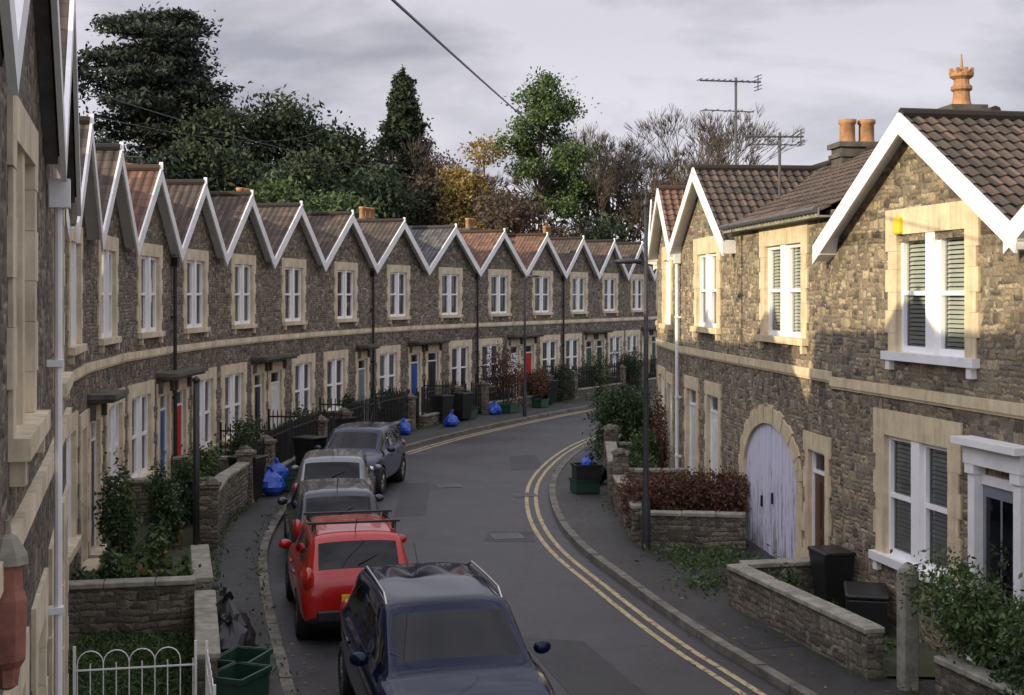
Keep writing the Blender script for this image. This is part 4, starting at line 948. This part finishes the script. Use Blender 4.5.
crate((-5.45,31.6),1.6,'green recycling box on the pavement edge'); crate((-5.5,32.5),1.6,'green recycling box on the pavement edge'); sack((-5.75,30.9),'blue','blue recycling bag beside garden wall',1.0); sack((-5.8,31.9),'blue','blue recycling bag on wall',.8,.3)
for x,y in ((-4.85,41.5),(-4.4,42.6),(-3.7,44.2),(-.7,51.7),(-2.2,47.0)): sack((x,y),'blue' if y!=42.6 else 'binblk','recycling bag on the pavement by garden wall',.8)
for x,y in ((-1.7,49.8),(-.1,52.4),(-4.1,43.4),(1.2,54.9)): crate((x,y),1,'green recycling box by garden wall')
sack((-5.3,19.4),'purple','purple covered bundle in front garden',.9,.12)
for x,y in ((-5.6,20.3),(-6.1,22.3),(-6.4,24.6),(-6.3,27.4),(-6.5,30.6),(-4.9,18.9),(-6.3,19.0)): pot((x,y),R.uniform(.9,1.4),R.choice(['terra','grey']),'potted plant standing in front garden',R.choice(['leafM','leafP']))
pot((4.0,18.9),1.0,'grey','potted plant standing in small front yard')
pl=ob('wall_lantern',None,None,(-2.33,6.0,3.03),0,'weathered clay red wall lantern with white cap on near house','wall lantern')
b=MB(); b.lathe([(.02,.0),(.05,.02),(.06,.1),(.085,.14),(.09,.42),(.075,.46),(.07,.58)],(0,0,0),8); ob('body',b.mesh('body',['clay'],False),pl)
b=MB(); b.lathe([(.1,.581),(.095,.62),(.05,.70),(.02,.72),(.015,.78)],(0,0,0),8); b.box(-.2,-.05,-.02,.02,.6,.64); ob('cap',b.mesh('cap',['cap'],False),pl)

# ---------------------------------------------------------------- world & light
sd=Vector((-.84,-.54,0)).normalized(); el=math.radians(13.8)
sunv=Vector((sd.x*math.cos(el),sd.y*math.cos(el),math.sin(el)))
L=bpy.data.lights.new('sun','SUN'); L.energy=5.0; L.angle=math.radians(.5); L.color=(1,.84,.58)
so=bpy.data.objects.new('sun',L); C.objects.link(so); so.rotation_euler=(-sunv).to_track_quat('-Z','Y').to_euler(); so.location=(-20,-20,40)
W=bpy.data.worlds.new('World'); S.world=W; W.use_nodes=True; nt=W.node_tree; nd=nt.nodes; bg=nd['Background']
sk=nd.new('ShaderNodeTexSky'); sk.sky_type='NISHITA'; sk.sun_disc=False; sk.sun_elevation=el; sk.sun_rotation=math.atan2(sunv.x,sunv.y)
tc=nd.new('ShaderNodeTexCoord'); mp=nd.new('ShaderNodeMapping'); mp.inputs['Scale'].default_value=(1,1,2.8); nt.links.new(tc.outputs['Generated'],mp.inputs[0])
nz=nd.new('ShaderNodeTexNoise'); nz.inputs['Scale'].default_value=4.6; nz.inputs['Detail'].default_value=9; nz.inputs['Roughness'].default_value=.55; nz.inputs['Distortion'].default_value=.3; nt.links.new(mp.outputs[0],nz.inputs['Vector'])
cr=nd.new('ShaderNodeValToRGB'); e=cr.color_ramp.elements; e[0].position=.38; e[0].color=(.37,.365,.43,1); e[1].position=.62; e[1].color=(.68,.66,.72,1); nt.links.new(nz.outputs['Fac'],cr.inputs[0])
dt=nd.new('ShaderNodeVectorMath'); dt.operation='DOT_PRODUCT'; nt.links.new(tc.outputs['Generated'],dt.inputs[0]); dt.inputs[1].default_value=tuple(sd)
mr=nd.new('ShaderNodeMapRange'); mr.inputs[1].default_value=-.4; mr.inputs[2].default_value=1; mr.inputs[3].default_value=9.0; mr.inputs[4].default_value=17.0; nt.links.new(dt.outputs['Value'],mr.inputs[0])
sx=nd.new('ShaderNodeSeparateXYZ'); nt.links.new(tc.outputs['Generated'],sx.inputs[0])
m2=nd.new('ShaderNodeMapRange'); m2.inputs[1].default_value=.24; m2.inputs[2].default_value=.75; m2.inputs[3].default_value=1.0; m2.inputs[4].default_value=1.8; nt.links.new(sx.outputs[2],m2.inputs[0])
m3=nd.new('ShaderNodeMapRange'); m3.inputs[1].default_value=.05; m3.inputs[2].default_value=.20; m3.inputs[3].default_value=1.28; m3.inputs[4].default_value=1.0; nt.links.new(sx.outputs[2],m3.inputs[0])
mm_=nd.new('ShaderNodeMath'); mm_.operation='MULTIPLY'; nt.links.new(mr.outputs[0],mm_.inputs[0]); nt.links.new(m2.outputs[0],mm_.inputs[1])  # sky gain raised overhead and behind camera, out of frame, as added fill
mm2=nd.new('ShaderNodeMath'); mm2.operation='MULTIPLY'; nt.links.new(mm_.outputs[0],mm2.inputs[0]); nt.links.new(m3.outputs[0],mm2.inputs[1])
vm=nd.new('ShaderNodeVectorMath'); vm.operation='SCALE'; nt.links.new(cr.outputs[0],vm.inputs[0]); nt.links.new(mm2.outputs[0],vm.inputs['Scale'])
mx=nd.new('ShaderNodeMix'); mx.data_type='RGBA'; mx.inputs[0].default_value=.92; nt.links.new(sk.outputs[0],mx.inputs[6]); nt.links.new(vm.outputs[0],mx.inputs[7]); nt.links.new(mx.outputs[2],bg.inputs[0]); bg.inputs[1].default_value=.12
S.view_settings.view_transform='Standard'; S.view_settings.look='None'; S.view_settings.exposure=0
cam=bpy.data.cameras.new('camera'); cam.lens=45.7; cam.sensor_width=36; cam.shift_y=-.0513; cam.clip_end=1500; cam.clip_start=.1
co=bpy.data.objects.new('camera',cam); C.objects.link(co); co.location=(0,0,4.85); co.rotation_euler=(math.pi/2,0,0); S.camera=co
